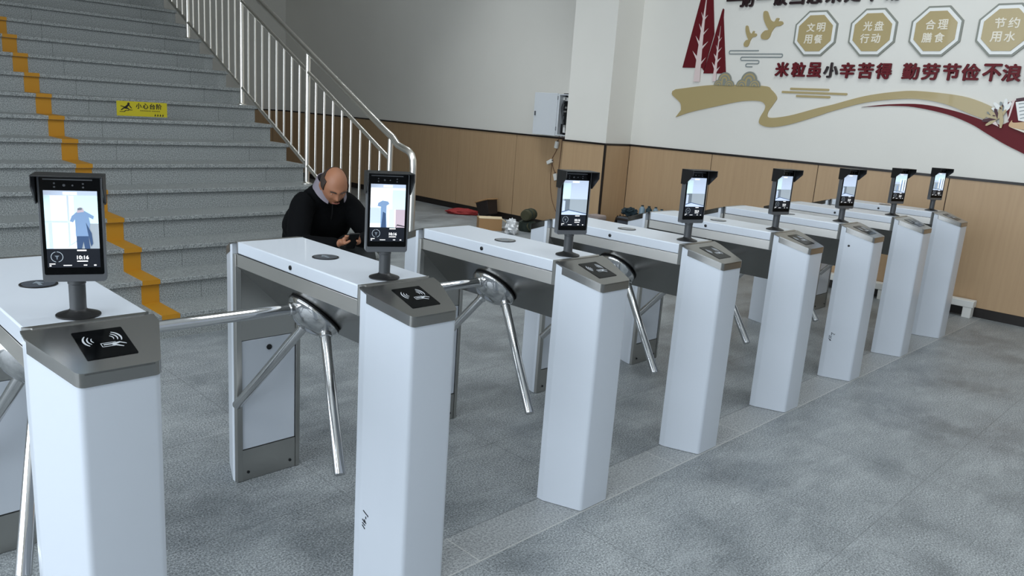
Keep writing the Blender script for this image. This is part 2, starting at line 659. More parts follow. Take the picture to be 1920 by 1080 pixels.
jo = [2.911 + 1.2195 * k for k in range(-8, 1)] + [4.78 + 1.218 * k for k in range(0, 7)]
struct(sheets('t', [(-6.0, CY0 - 0.012), (CY1, BY)], 'y', WX, 1, jo).build('trim_1', M['panel'], bevel=0.0015))
struct(sheets('t', [(CY0 - 0.012, CY1 + 0.012)], 'y', CX, 1, []).build('trim_2', M['panel'], bevel=0.0015))
struct(sheets('t', [(CX + 0.0, WX - 0.012)], 'x', CY0, 1, []).build('trim_3', M['panel'], bevel=0.0015))
struct(sheets('t', [(-6.0, WX - 0.012)], 'x', BY, 1, [-4.0 + 1.22 * k for k in range(10)]).build('trim_4', M['panel'], bevel=0.0015))
mb = MB()
mb.box(WX - 0.004, WX, -6.0, CY0, 0.05, HW).box(WX - 0.004, WX, CY1, BY, 0.05, HW)
mb.box(CX - 0.004, CX, CY0, CY1, 0.05, HW).box(CX, WX, CY0 - 0.004, CY0, 0.05, HW).box(-6.0, WX, BY - 0.004, BY, 0.05, HW)
struct(mb.build('trim_5', M['joint']))
mb = MB()
mb.box(WX - 0.02, WX, -6.0, CY0, HW - 0.022, HW).box(WX - 0.02, WX, CY1, BY, HW - 0.022, HW)
mb.box(CX - 0.02, CX, CY0 - 0.02, CY1 + 0.02, HW - 0.022, HW).box(CX, WX, CY0 - 0.02, CY0, HW - 0.022, HW)
mb.box(CX - 0.016, CX + 0.006, CY0 - 0.016, CY0 + 0.006, 0.08, HW)
mb.box(-6.0, WX, BY - 0.02, BY, HW - 0.022, HW)
struct(mb.build('trim_6', M['black_trim']))
mb = MB()
mb.box(WX - 0.018, WX, -6.0, CY0, 0, 0.085).box(WX - 0.018, WX, CY1, BY, 0, 0.085)
mb.box(CX - 0.018, CX, CY0 - 0.018, CY1 + 0.018, 0, 0.085).box(CX, WX, CY0 - 0.018, CY0, 0, 0.085)
struct(mb.build('baseboard_right', M['black_trim']))
struct(MB().box(-6.0, WX, BY - 0.018, BY, 0, 0.085).build('baseboard_back', M['black_trim']))

# ------------------------------------------------------------------ staircase
RISE, TREAD, SX0, SX1, NST = 0.155, 0.30, -1.33, 3.07, 21
Y0 = 3.0
st = thing('staircase', 'wide speckled grey granite staircase with a yellow tape line climbing beside the wall', 'stairs', (0, Y0, 0))
for k in range(1, NST + 1):
    yk = (k - 1) * TREAD
    z = k * RISE
    MB().box(SX0, SX1, yk - 0.025, yk + TREAD + 0.01, z - 0.03, z).build('tread', M['stair'], st, bevel=0.004)
    MB().box(SX0, SX1 - 0.012, yk, yk + 0.03, z - RISE, z - 0.03).build('riser', M['stair'], st)
    if k <= 17:
        tp = MB()
        if k > 1:
            tp.box(1.215, 1.325, yk - 0.0015, yk, z - RISE + 0.001, z - 0.031)
        tp.box(1.215, 1.325, yk - 0.026, yk + TREAD - 0.001, z, z + 0.0012)
        tp.box(1.215, 1.325, yk - 0.0265, yk - 0.025, z - 0.028, z + 0.0012)
        tp.build('tape_stripe', M['yellow'], st)
mb = MB()
poly = [(0.03, 0.0)]
for k in range(1, NST + 1):
    poly += [((k - 1) * TREAD + 0.03, k * RISE - 0.031), (k * TREAD + 0.03, k * RISE - 0.031)]
poly += [(NST * TREAD + 0.03, NST * RISE - 0.35), (0.9, 0.0)]
mb.prism(poly, lambda p, s: (SX0 + 0.01 if s == 0 else SX1 - 0.03, p[0], p[1]))
mb.build('stringer', M['stair'], st)
mb = MB().box(SX0, SX1, Y0 + NST * TREAD, BY, NST * RISE - 0.25, NST * RISE)
struct(mb.build('floor_landing', M['stair']))

# step warning sign on the eighth riser
yS = Y0 + 7 * TREAD
sg = thing('warning_sign', 'yellow rectangular watch-your-step sticker with falling figure on a stair riser', 'sign', (1.915, yS, 1.262))
mb = MB().box(-0.2, 0.2, -0.003, -0.0005, 0.0, 0.118)
mb.build('sign_plate', M['sign_yellow'], sg)
RX = Matrix(((1, 0, 0, 0), (0, 0, -1, 0), (0, 1, 0, 0), (0, 0, 0, 1)))   # local xy -> xz, out = -y


def at(x, y, z):
    return Matrix.Translation((x, y, z)) @ RX


mb = MB()
for i, ch in enumerate('小心台阶'):
    text_fit(mb, ch, at(-0.028 + i * 0.054, -0.003, 0.084), 0.046, 0.046, 0.0006, 0.03)
mb.build('sign_lettering', M['sign_black'], sg)
mb = MB()
for k in range(12):
    mb.box(-0.018 + 0.0135 * k, -0.018 + 0.0135 * k + (0.011 if k != 6 else 0.006), -0.0035, -0.003, 0.043, 0.050)
mb.build('sign_small_print', M['sign_olive'], sg)
mb = MB()
pc = lambda *pts: mb.prism(pts, lambda p, s: (-0.2 + p[0], -0.003 - 0.0006 * s, p[1]))
mb.lathe([(0.0095, 0), (0.0095, 0.0006)], at(-0.108, -0.003, 0.098), 16)
pc((0.062, 0.073), (0.078, 0.064), (0.098, 0.088), (0.086, 0.095))                 # torso
pc((0.062, 0.073), (0.030, 0.082), (0.030, 0.076), (0.066, 0.064))                 # arm back
pc((0.090, 0.085), (0.112, 0.060), (0.118, 0.064), (0.098, 0.090))                 # arm front
pc((0.062, 0.074), (0.030, 0.048), (0.037, 0.043), (0.056, 0.058), (0.094, 0.054), (0.096, 0.061), (0.078, 0.068))  # legs
pc((0.090, 0.054), (0.122, 0.050), (0.122, 0.046), (0.088, 0.046))
pc((0.022, 0.036), (0.056, 0.036), (0.066, 0.046), (0.092, 0.046), (0.092, 0.041), (0.070, 0.041), (0.060, 0.031), (0.022, 0.031))
for i in range(4):
    x = 0.295 + i * 0.021
    pc((x, 0.006), (x + 0.010, 0.006), (x + 0.012, 0.016), (x + 0.006, 0.026), (x + 0.003, 0.016))
mb.build('sign_pictogram', M['sign_black'], sg)

# ------------------------------------------------------------------ stair railing
RXP = 3.0
hz = lambda y: 1.890 + 0.5167 * (y - 4.34)
uz = lambda y: 1.285 + 0.5200 * (y - 3.5)
lz = lambda y: 0.935 + 0.5200 * (y - 4.34)
rl = thing('stair_railing', 'polished stainless steel stair railing with round balusters at the right side of the steps', 'railing', (RXP, Y0, 0))
yE = 3.14 + 1.2 * 5
rp = lambda y, z: (0.0, y - Y0, z)
path = [rp(yE + 0.4, hz(yE + 0.4)), rp(3.22, hz(3.22)), rp(3.12, hz(3.12) + 0.006), rp(3.05, 1.212), rp(2.98, 1.194), rp(2.92, 1.180),
        rp(2.880, 1.155), rp(2.858, 1.115), rp(2.852, 1.06), rp(2.852, 0.0)]
MB().tube(path, 0.0255, 16).build('handrail', M['rail'], rl)
MB().tube([rp(3.155, uz(3.155)), rp(yE + 0.4, uz(yE + 0.4))], 0.0165, 14).build('upper_rail', M['rail'], rl)
MB().tube([rp(3.155, lz(3.155)), rp(yE + 0.4, lz(yE + 0.4))], 0.0165, 14).build('bottom_rail', M['rail'], rl)
for i in range(6):
    y = 3.14 + 1.2 * i
    k = int((y - Y0) / TREAD) + 1
    z0 = k * RISE
    p = MB().tube([rp(y, z0), rp(y, hz(y) - 0.02)], 0.021, 14).build('post', M['rail'], rl)
    MB().lathe([(0.042, 0), (0.042, 0.008), (0.024, 0.018)], Matrix.Translation(rp(y, z0)), 20).build('base_flange', M['rail'], p)
    if i < 5:
        for j in range(1, 9):
            yb = y + 1.2 * j / 9
            MB().tube([rp(yb, lz(yb)), rp(yb, uz(yb))], 0.0095, 10).build('baluster', M['rail'], rl)

# ================================================================== turnstiles
W, WF, LEN = 0.1405, 0.083, 1.194
CAPS = 0.2986


def ztop(y):
    return 0.921 + CAPS * y


def ycap(x, y, dz=0.0):
    return Vector((x, y, ztop(y) + dz))


def build_turnstile():
    t = thing('turnstile', '', 'turnstile')
    # front pillar shell
    poly = fillet([(-WF, 0), (WF, 0), (W, 0.155), (W, 0.184), (-W, 0.184), (-W, 0.155)], [0.018, 0.018, 0.03, 0, 0, 0.03])
    pil = MB().prism(poly, lambda p, s: (p[0], p[1], 0.002 if s == 0 else ztop(p[1]) - 0.004), smooth=True)
    fp = pil.build('front_pillar', M['white'], t)
    e = 0.002
    mb = MB()
    sk = fillet([(-WF - e, -e), (WF + e, -e), (W + e, 0.156), (-W - e, 0.156)], [0.018, 0.018, 0.004, 0.004])
    mb.prism(sk, lambda p, s: (p[0], p[1], ztop(p[1]) - (0.031 if s == 0 else 0.0)), smooth=True)
    pl = fillet([(-WF - e, -e), (WF + e, -e), (W + e, 0.155), (W + e, 0.188), (-W - e, 0.188), (-W - e, 0.155)], [0.018, 0.018, 0.03, 0, 0, 0.03])
    mb.prism(pl, lambda p, s: (p[0], p[1], ztop(p[1]) - (0.004 if s == 0 else -0.001)), smooth=True)
    mb.build('front_cap', M['steel_x'], t)
    # card reader window on the cap
    mb = MB()
    q = fillet([(-0.053, 0.040), (0.053, 0.040), (0.053, 0.150), (-0.053, 0.150)], [0.003] * 4, 3)
    mb.prism(q, lambda p, s: ycap(p[0], p[1], 0.0005 if s == 0 else 0.0025))
    cr = mb.build('card_reader', M['black_glass'], t)
    mb = MB()

    def arc(cx, cy, r, a0, a1, wd):
        o, i_ = [], []
        for k in range(9):
            a = a0 + (a1 - a0) * k / 8
            h = wd * (0.35 + 0.65 * math.sin(PI * (k + 0.5) / 9))
            o.append((cx + (r + h) * math.cos(a), cy + (r + h) * math.sin(a)))
            i_.append((cx + (r - h) * math.cos(a), cy + (r - h) * math.sin(a)))
        mb.prism(o + i_[::-1], lambda p, s: ycap(p[0], p[1], 0.0024 + 0.0006 * s))
    R = math.radians
    for r, wd in ((0.011, .0012), (0.019, .0015), (0.027, .002)):
        arc(-0.013, 0.109, r, R(135), R(225), wd)
        arc(0.012, 0.109, r, R(-25), R(62), wd)

    def icon(*pts):
        mb.prism(pts, lambda p, s: ycap(p[0], p[1], 0.0024 + 0.0006 * s))
    icon((-0.010, 0.094), (0.022, 0.094), (0.022, 0.0925), (-0.010, 0.0925))
    icon((-0.010, 0.094), (-0.0085, 0.094), (-0.0085, 0.079), (-0.010, 0.079))
    icon((-0.010, 0.0805), (0.018, 0.0805), (0.018, 0.079), (-0.010, 0.079))
    icon((-0.005, 0.089), (0.014, 0.089), (0.014, 0.0855), (-0.005, 0.0855))
    icon((0.014, 0.090), (0.030, 0.092), (0.042, 0.083), (0.0415, 0.081), (0.030, 0.088), (0.020, 0.084), (0.034, 0.073), (0.032, 0.072), (0.012, 0.083))
    mb.build('card_icon', M['icon'], cr)
    # lid between the pillars
    WL = 0.135
    lid = MB().box(-WL, WL, 0.206, 0.990, 0.935, 0.980).build('lid', M['white'], t, bevel=0.004)
    # key lock in the lid's edge
    mb = MB().lathe([(0.008, 0), (0.008, 0.003), (0.005, 0.004)], Matrix.Translation((-WL, 0.605, 0.956)) @ Matrix.Rotation(-PI / 2, 4, 'Y'), 18)
    mb.build('lid_lock', M['ring'], lid)
    dm = MB().lathe([(0.046, 0.0), (0.046, 0.0022), (0.042, 0.0026)], Matrix.Translation((0, 0.606, 0.980)), 40).build('indicator_ring', M['ring'], t)
    MB().lathe([(0.040, 0.0024), (0.040, 0.0032), (0.0, 0.0034)], Matrix.Translation((0, 0.606, 0.980)), 40).build('indicator_lens', M['disc'], dm)
    mb = MB()
    ar = [(-0.004, -0.022), (0.004, -0.022), (0.004, 0.004), (0.014, 0.004), (0.0, 0.024), (-0.014, 0.004), (-0.004, 0.004)]
    mb.prism(ar, lambda p, s: (p[0], 0.606 + p[1], 0.9832 + 0.0006 * s))
    mb.build('indicator_arrow', M['disc_mark'], dm)
    # stainless end frames with chamfered corners
    for ya, yb, sg_ in ((0.186, 0.206, 1), (1.008, 0.990, -1)):
        ef = [(-WL + 0.016, ya), (WL - 0.016, ya), (WL + 0.001, yb - sg_ * 0.003), (WL + 0.001, yb), (-WL - 0.001, yb), (-WL - 0.001, yb - sg_ * 0.003)]
        MB().prism(ef, lambda p, s: (p[0], p[1], 0.885 if s == 0 else 0.9805)).build('end_frame', M['steel_v'], t)
    MB().box(-WL - 0.0005, WL + 0.0005, 0.206, 0.990, 0.885, 0.9335).build('side_band', M['steel'], t, bevel=0.001)
    mb = MB()
    mb.prism([(-WL + 0.001, 0.885), (0.070, 0.685), (WL - 0.002, 0.685), (WL - 0.002, 0.885)],
             lambda p, s: (p[0], 0.184 if s == 0 else 1.016, p[1]))
    mb.build('under_body', M['steel_dark'], t)
    MB().box(WL - 0.0018, WL, 0.207, 0.989, 0.687, 0.884).build('side_panel', M['white'], t)
    # rear pillar, mirrored
    m = lambda pts: [(x, LEN - y) for x, y in pts]
    poly = m(fillet([(-WF, 0), (WF, 0), (W, 0.155), (W, 0.172), (-W, 0.172), (-W, 0.155)], [0.018, 0.018, 0.02, 0, 0, 0.02]))
    MB().prism(poly, lambda p, s: (p[0], p[1], 0.002 if s == 0 else ztop(LEN - p[1]) - 0.004), smooth=True).build('rear_pillar', M['white'], t)
    mb = MB()
    mb.prism(m(sk), lambda p, s: (p[0], p[1], ztop(LEN - p[1]) - (0.031 if s == 0 else 0.0)), smooth=True)
    mb.prism(m(pl), lambda p, s: (p[0], p[1], ztop(LEN - p[1]) - (0.004 if s == 0 else -0.001)), smooth=True)
    mb.build('rear_cap', M['steel_x'], t)
    # inner face of the rear pillar: stainless frame, plates, white service panel
    mb = MB()
    for s in (-1, 1):
        mb.prism([(s * (W - 0.001), 1.022), (s * (W - 0.004), 1.006), (s * 0.116, 1.002), (s * 0.116, 1.022)],
                 lambda p, q: (p[0], p[1], 0.002 if q == 0 else 0.93))
    mb.build('rear_frame', M['steel_v'], t, bevel=0.001)
    MB().box(-0.115, 0.115, 1.010, 1.022, 0.588, 0.90).build('upper_plate', M['steel_v'], t)
    MB().box(-0.115, 0.115, 1.006, 1.022, 0.002, 0.132).build('base_plate', M['steel_v'], t)
    mb = MB()
    for x, z in ((-0.092, 0.035), (0.092, 0.035)):
        mb.lathe([(0.006, 0), (0.006, 0.003), (0.0, 0.004)], at(x, 1.006, z), 12)
    mb.build('base_screw', M['ring'], t)
    sp = MB().box(-0.114, 0.114, 1.0085, 1.022, 0.135, 0.585).build('service_panel', M['white'], t, bevel=0.002)
    MB().lathe([(0.011, 0), (0.011, 0.004), (0.007, 0.006), (0.0, 0.006)], at(0.0, 1.0085, 0.546), 18).build('panel_lock', M['ring'], sp)
    # tripod: hub on the sloping underside and three arms
    P = Vector((0.0, 0.623, 0.806))
    a = Vector((-1, 0, -1)).normalized()
    zq = a.to_track_quat('Z', 'Y').to_matrix().to_4x4()
    hb = Matrix.Translation(P) @ zq
    MB().lathe([(0.096, 0.034), (0.1055, 0.040), (0.1065, 0.046), (0.100, 0.047)], hb, 48).build('hub_gasket', M['rubber'], t)
    hub = MB().lathe([(0.103, 0.044), (0.106, 0.050), (0.103, 0.056), (0.092, 0.070), (0.078, 0.084), (0.056, 0.098), (0.030, 0.106), (0.0, 0.108)], hb, 48)
    hub.build('hub', M['chrome'], t, sharp=60)
    for k in range(3):
        d = Matrix.Rotation(0.034 + 2 * PI * k / 3, 3, a) @ Vector((-1, 0, 0))
        ar = MB().tube([P + d * 0.085, P + d * 0.612, P + d * 0.616], 0.0185, 20, radii=[0.0185, 0.0185, 0.0165]).build('arm', M['chrome'], t)
        ra = (d - a * d.dot(a)).normalized()
        sq = d.to_track_quat('Z', 'Y').to_matrix().to_4x4()
        so = MB().lathe([(0.014, 0.072), (0.022, 0.080), (0.0225, 0.128), (0.0195, 0.131)], Matrix.Translation(P) @ sq, 20)
        so.ellipsoid(P + d * 0.088 + a * 0.004, (0.031, 0.031, 0.02), zq, 20, 8)
        so.build('arm_socket', M['chrome'], ar)
        sc = MB()
        for q in (0.148, 0.170):
            pt = P + d * q + a * 0.0178
            sc.lathe([(0.0055, 0), (0.0045, 0.003), (0.0, 0.003)], Matrix.Translation(pt) @ zq, 12)
        sc.build('arm_screw', M['steel'], ar)
    return t


TX = [0.0, 0.881, 1.758, 2.620, 3.507, 4.394, 5.291, 6.141]
TLAB = [
    'white steel tripod turnstile nearest the camera, cut off by the left picture edge',
    'white steel tripod turnstile with the seated man in black right behind its lid',
    'third white turnstile in the row, cardboard box on the floor showing behind its lid',
    'fourth white tripod turnstile from the camera, next beyond the one before the cardboard box',
    'white tripod turnstile fifth from the camera, blue grey bottles showing above its rear end',
    'sixth white turnstile from the camera, dark dot on its pillar below the cap',
    'white tripod turnstile second from the far end, just before the one nearest the brown wall',
    'white tripod turnstile farthest from the camera, nearest the brown panelled wall',
]
TG = 'row of tripod turnstiles'
proto = build_turnstile()
tag(proto, TLAB[0], 'turnstile', TG)
TS = [proto]
for i in range(1, 8):
    TS.append(dup(proto, (TX[i], 0, 0), 0, TLAB[i], TG))

# handwritten marks on two pillars (felt pen), a keyhole spot on another
nT = Vector((-0.155, -(W - WF), 0)).normalized()        # outward normal of the left slanting face
uT = Vector(((W - WF), -0.155, 0)).normalized()         # along that face, towards the front


def on_face(s, z, off=0.0004):
    """s: metres from the face's rear edge"""
    return Vector((-W, 0.155, z)) + uT * s + nT * off


def strokes(parent, segs, r=0.0016):
    mb = MB()
    for pts in segs:
        mb.tube([on_face(s, z) for s, z in pts], r, 6)
    mb.build('pen_marking', M['ink'], parent)


strokes(TS[1], [[(0.012, 0.262), (0.018, 0.256), (0.030, 0.246)], [(0.030, 0.248), (0.030, 0.243)], [(0.022, 0.242), (0.023, 0.234)],
                [(0.010, 0.231), (0.019, 0.220)], [(0.017, 0.231), (0.024, 0.217)], [(0.010, 0.219), (0.021, 0.210)], [(0.010, 0.211), (0.020, 0.198)]])
strokes(TS[5], [[(0.014, 0.297), (0.034, 0.286), (0.036, 0.291)], [(0.016, 0.296), (0.017, 0.279)], [(0.003, 0.277), (0.020, 0.268)],
                [(0.003, 0.268), (0.020, 0.259)], [(0.003, 0.258), (0.019, 0.246)], [(0.008, 0.249), (0.018, 0.244)]])
mb = MB().lathe([(0.007, 0), (0.006, 0.0015), (0, 0.0015)], Matrix.Translation(on_face(0.03, 0.855, 0)) @ nT.to_track_quat('Z', 'Y').to_matrix().to_4x4(), 14)
mb.build('dark_dot', M['ring'], TS[5])

# ------------------------------------------------------------------ face terminals
BW, BH, BT, BZ = 0.130, 0.246, 0.026, 0.086      # body width, height, thickness, bottom above the lid


def fz(x, z, off=0.0):
    return Vector((x, -0.022 - off, BZ + z))


def rect(mb, x0, x1, z0, z1, layer, mi=0):
    o = 0.0016 + 0.0003 * layer
    mb.add([fz(x0, z0, o), fz(x1, z0, o), fz(x1, z1, o), fz(x0, z1, o)], [(0, 1, 2, 3)], mi)


def polyf(mb, pts, layer, mi=0):
    o = 0.0016 + 0.0003 * layer
    tri = tessellate_polygon([[Vector((x, z, 0)) for x, z in pts]])
    mb.add([fz(x, z, o) for x, z in pts], [list(t) for t in tri], mi)


def build_terminal():
    t = thing('face_terminal', '', 'face recognition terminal')
    MB().lathe([(0.048, 0.0), (0.048, 0.003), (0.040, 0.006), (0.022, 0.012), (0.0185, 0.016)], None, 36).build('base_flange', M['black_plastic'], t)
    MB().lathe([(0.0180, 0.010), (0.0180, BZ - 0.010), (0.0195, BZ - 0.008), (0.0195, BZ + 0.03), (0.015, BZ + 0.034)], None, 24).build('pole', M['grey_plastic'], t)
    body = [(-BW / 2, 0), (BW / 2, 0), (BW / 2, BH), (-BW / 2, BH)]
    pl = fillet(body, [0.008] * 4, 5)
    mb = MB().prism(pl, lambda p, s: (p[0], -0.022 + (0 if s == 0 else BT), BZ + p[1]), smooth=True)
    mb.build('housing', M['bezel'], t, bevel=0.003)
    mb = MB().prism(fillet([(-BW / 2 + 0.0045, 0.017), (BW / 2 - 0.0045, 0.017), (BW / 2 - 0.0045, BH - 0.004), (-BW / 2 + 0.0045, BH - 0.004)], [0.004] * 4, 4),
                    lambda p, s: (p[0], -0.0215 - 0.0013 * s, BZ + p[1]))
    gl = mb.build('front_glass', M['black_glass'], t)
    # camera windows and light strip above the picture
    mb = MB()
    for x, r in ((-0.012, 0.003), (0.005, 0.002)):
        mb.lathe([(r, 0.0), (r, 0.0006)], at(x, -0.0228, BZ + 0.223), 14)
    for x in (-0.031, 0.026):
        for dz in (-0.004, 0.004):
            mb.lathe([(0.0021, 0.0), (0.0021, 0.0006)], at(x, -0.0228, BZ + 0.223 + dz), 12)
    mb.build('camera_lens', M['bezel'], gl)
    MB().box(-0.053, 0.045, -0.0245, -0.0222, BZ + 0.2345, BZ + 0.2375).build('light_strip', M['bezel'], gl)
    # rain hood with side cheeks
    mb = MB()
    hw = BW / 2 + 0.003
    mb.box(-hw, hw, -0.076, 0.008, BZ + BH, BZ + BH + 0.003)
    for s in (-1, 1):
        x0, x1 = (hw - 0.0005, hw + 0.0025) if s > 0 else (-hw - 0.0025, -hw + 0.0005)
        mb.prism([(-0.076, BH + 0.003), (0.008, BH + 0.003), (0.008, BH - 0.066), (-0.024, BH - 0.066), (-0.076, BH - 0.022)],
                 lambda p, q: (x0 if q == 0 else x1, p[0], BZ + p[1]))
    mb.box(-hw, hw, 0.005, 0.008, BZ + BH - 0.066, BZ + BH)
    mb.build('rain_hood', M['black_plastic'], t, bevel=0.001)
    mb = MB().box(-0.022, 0.022, 0.003, 0.022, BZ + 0.02, BZ + 0.13)
    mb.build('mount_bracket', M['grey_plastic'], t, bevel=0.004)
    return t


SCR = ['s_white', 's_cyan', 's_lav', 's_grey', 's_mid', 's_blue', 's_navy', 's_mauve', 's_dark', 's_text']
SI = {k: i for i, k in enumerate(SCR)}
SMATS = [M[k] for k in SCR]
DX0, DX1, DZ0, DZM, DZ1 = -0.0535, 0.0535, 0.034, 0.078, 0.211


def display(t, kind):
    """the lit picture: title bar, camera view, dark status bar"""
    mb = MB()
    w_ = DX1 - DX0
    X = lambda f: DX0 + w_ * f
    Z = lambda f: DZM + (DZ1 - 0.011 - DZM) * f
    R = lambda a, b, c, d, l, m: rect(mb, X(a), X(b), Z(c), Z(d), l, SI[m])
    G = lambda pts, l, m: polyf(mb, [(X(a), Z(b)) for a, b in pts], l, SI[m])
    rect(mb, DX0, DX1, DZ0, DZM, 0, SI['s_dark'])
    rect(mb, DX0, DX1, DZ1 - 0.011, DZ1, 0, SI['s_lav'])
    rect(mb, X(0.36), X(0.62), DZ1 - 0.009, DZ1 - 0.003, 1, SI['s_text'])
    if kind == 'near':
        R(0, 1, 0, 1, 0, 's_white')
        R(0.55, 1, 0.48, 1, 1, 's_cyan'); R(0.0, 0.12, 0, 1, 1, 's_cyan'); R(0.60, 1, 0, 0.48, 1, 's_grey')
        R(0.42, 0.46, 0.05, 1, 2, 's_lav'); R(0, 0.46, 0.49, 0.53, 2, 's_lav'); R(0.06, 0.13, 0, 0.5, 2, 's_lav')
        G([(0.40, 0.02), (0.62, 0.16), (0.62, 0.19), (0.40, 0.05)], 2, 's_lav')
        G([(0.56, 0.24), (0.80, 0.24), (0.84, 0.48), (0.82, 0.60), (0.90, 0.56), (0.92, 0.62), (0.74, 0.72), (0.60, 0.70), (0.50, 0.62), (0.46, 0.52), (0.52, 0.50), (0.56, 0.56)], 3, 's_blue')
        G([(0.76, 0.50), (0.86, 0.30), (0.88, 0.10), (0.84, 0.04), (0.80, 0.24)], 4, 's_navy')
        G([(0.57, 0.24), (0.80, 0.24), (0.82, 0.0), (0.72, 0.0), (0.70, 0.14), (0.66, 0.0), (0.57, 0.0)], 4, 's_navy')
        G([(0.60, 0.68), (0.61, 0.76), (0.66, 0.79), (0.72, 0.77), (0.74, 0.70)], 4, 's_mauve'); G([(0.62, 0.73), (0.70, 0.74), (0.70, 0.78), (0.62, 0.77)], 5, 's_mid')
    elif kind == 'second':
        R(0, 1, 0, 1, 0, 's_white')
        R(0.62, 1, 0.46, 0.95, 1, 's_cyan'); R(0.70, 1, 0, 0.46, 1, 's_mauve'); R(0.54, 0.70, 0, 0.46, 1, 's_cyan'); R(0.0, 0.3, 0.1, 0.5, 1, 's_lav')
        R(0.70, 0.73, 0.0, 0.46, 2, 's_white'); G([(0.74, 0.0), (0.78, 0.05), (1, 0.02), (1, 0.04), (0.78, 0.08)], 2, 's_dark')
        G([(0.30, 0.0), (0.48, 0.0), (0.46, 0.30), (0.46, 0.55), (0.54, 0.60), (0.50, 0.66), (0.34, 0.68), (0.22, 0.62), (0.20, 0.54), (0.30, 0.52)], 3, 's_blue')
        G([(0.32, 0.0), (0.46, 0.0), (0.44, 0.36), (0.36, 0.40)], 4, 's_navy')
    elif kind in ('room', 'room_dim'):
        d = kind == 'room_dim'
        R(0, 1, 0, 1, 0, 's_lav')
        R(0, 0.3, 0.5, 1, 1, 's_cyan' if not d else 's_lav')
        G([(0.0, 0.0), (0.0, 0.5), (1.0, 0.5), (1.0, 0.0)], 1, 's_grey')
        R(0.08, 0.3, 0.08, 0.5, 2, 's_mid'); R(0.02, 0.12, 0.10, 0.44, 3, 's_lav')
        G([(0.0, 0.0), (0.0, 0.07), (0.28, 0.14), (1.0, 0.02), (1.0, 0.0)], 3, 's_lav')
        G([(0.0, 0.07), (0.28, 0.14), (1.0, 0.03), (1.0, 0.05), (0.28, 0.165), (0.0, 0.10)], 4, 's_navy')
    else:
        R(0, 1, 0, 1, 0, 's_lav')
        R(0, 1, 0.62, 1, 1, 's_cyan'); R(0, 0.62, 0.08, 0.5, 1, 's_grey')
        for k, (a, c) in enumerate(((0.45, 's_white'), (0.58, 's_blue'), (0.70, 's_white'), (0.82, 's_mid'), (0.90, 's_white'))):
            R(a, a + 0.07, 0.12, 0.78 - 0.05 * (k % 2), 2, c)
        R(0.20, 0.30, 0.05, 0.42, 2, 's_blue'); G([(0, 0.1), (0.9, 0.02), (0.9, 0.04), (0, 0.14)], 3, 's_mid')
    # status bar: dial, clock, small captions
    n = 28
    ring = [((-0.034 + 0.0125 * math.cos(2 * PI * k / n)), 0.059 + 0.0125 * math.sin(2 * PI * k / n)) for k in range(n)]
    rin = [((-0.034 + 0.0112 * math.cos(2 * PI * k / n)), 0.059 + 0.0112 * math.sin(2 * PI * k / n)) for k in range(n)]
    for k in range(n):
        if k in (7, 20, 21):
            continue
        k2 = (k + 1) % n
        polyf(mb, [ring[k], ring[k2], rin[k2], rin[k]], 1, SI['s_grey'])
    polyf(mb, [(-0.039, 0.062), (-0.029, 0.062), (-0.033, 0.058), (-0.033, 0.053), (-0.035, 0.053), (-0.035, 0.058)], 1, SI['s_mid'])
    vs, fs = text_mesh('10:16', 0.0118, 0.0, 0.0003)
    mx = min(p.x for p in vs)
    mb.add([fz(0.006 + p.x - mx, 0.0535 + p.y, 0.0022) for p in vs], fs, SI['s_text'])
    rect(mb, 0.007, 0.026, 0.0725, 0.0755, 1, SI['s_text'])
    rect(mb, 0.006, 0.028, 0.0475, 0.0500, 1, SI['s_text'])
    rect(mb, -0.050, -0.038, 0.0415, 0.0435, 1, SI['s_text']); rect(mb, -0.050, -0.046, 0.037, 0.0395, 1, SI['s_text'])
    rect(mb, -0.022, -0.005, 0.038, 0.0400, 1, SI['s_text']); rect(mb, 0.019, 0.026, 0.038, 0.0405, 1, SI['s_text']); rect(mb, 0.040, 0.045, 0.0375, 0.0405, 1, SI['s_text'])
    mb.build('display', SMATS, t, weld=False)


YAW = [22, 26, 23, 19, 18, 21, 22, 23]
KIND = ['near', 'second', 'room', 'room', 'room', 'room_dim', 'hall', 'hall']
FLAB = [
    'face recognition terminal nearest the camera, screen showing a standing person and 10:16',
    'face recognition terminal right of the seated man, white bright screen with a blue figure',
    'face recognition terminal in front of the white pilaster with the open cabinet',
    'fourth face recognition terminal from the left, screen showing an empty white room',
    'fifth face recognition terminal from the left, halfway along the far half of the row',
    'face recognition terminal on the turnstile with the dark dot on its pillar',
    'second smallest face recognition terminal, second from the far end of the row',
    'smallest, farthest face recognition terminal at the wall end of the row',
]
FG = 'face recognition terminals on the turnstiles'
t0 = build_terminal()
tag(t0, FLAB[0], 'face recognition terminal', FG)
TERMS = [t0]
for i in range(1, 8):
    TERMS.append(dup(t0, (0, 0, 0), 0, FLAB[i], FG))
for i, t in enumerate(TERMS):
    t.location = (TX[i] + (-0.006 if i < 2 else 0.0), 0.252, 0.9805)
    t.rotation_euler = (0, 0, -math.radians(YAW[i]))
    display(t, KIND[i])

# ================================================================== the wall mural
def wp(y, z, off=0.0):
    return Vector((WX - off, y, z))


def slab(mb, pts, o0, o1, mi=0, smooth=False):
    mb.prism(pts, lambda p, s: wp(p[0], p[1], o0 if s == 0 else o1), mi, smooth)


def wallmx(y, z, off):
    return Matrix(((0, 0, -1, WX - off), (-1, 0, 0, y), (0, 1, 0, z), (0, 0, 0, 1)))


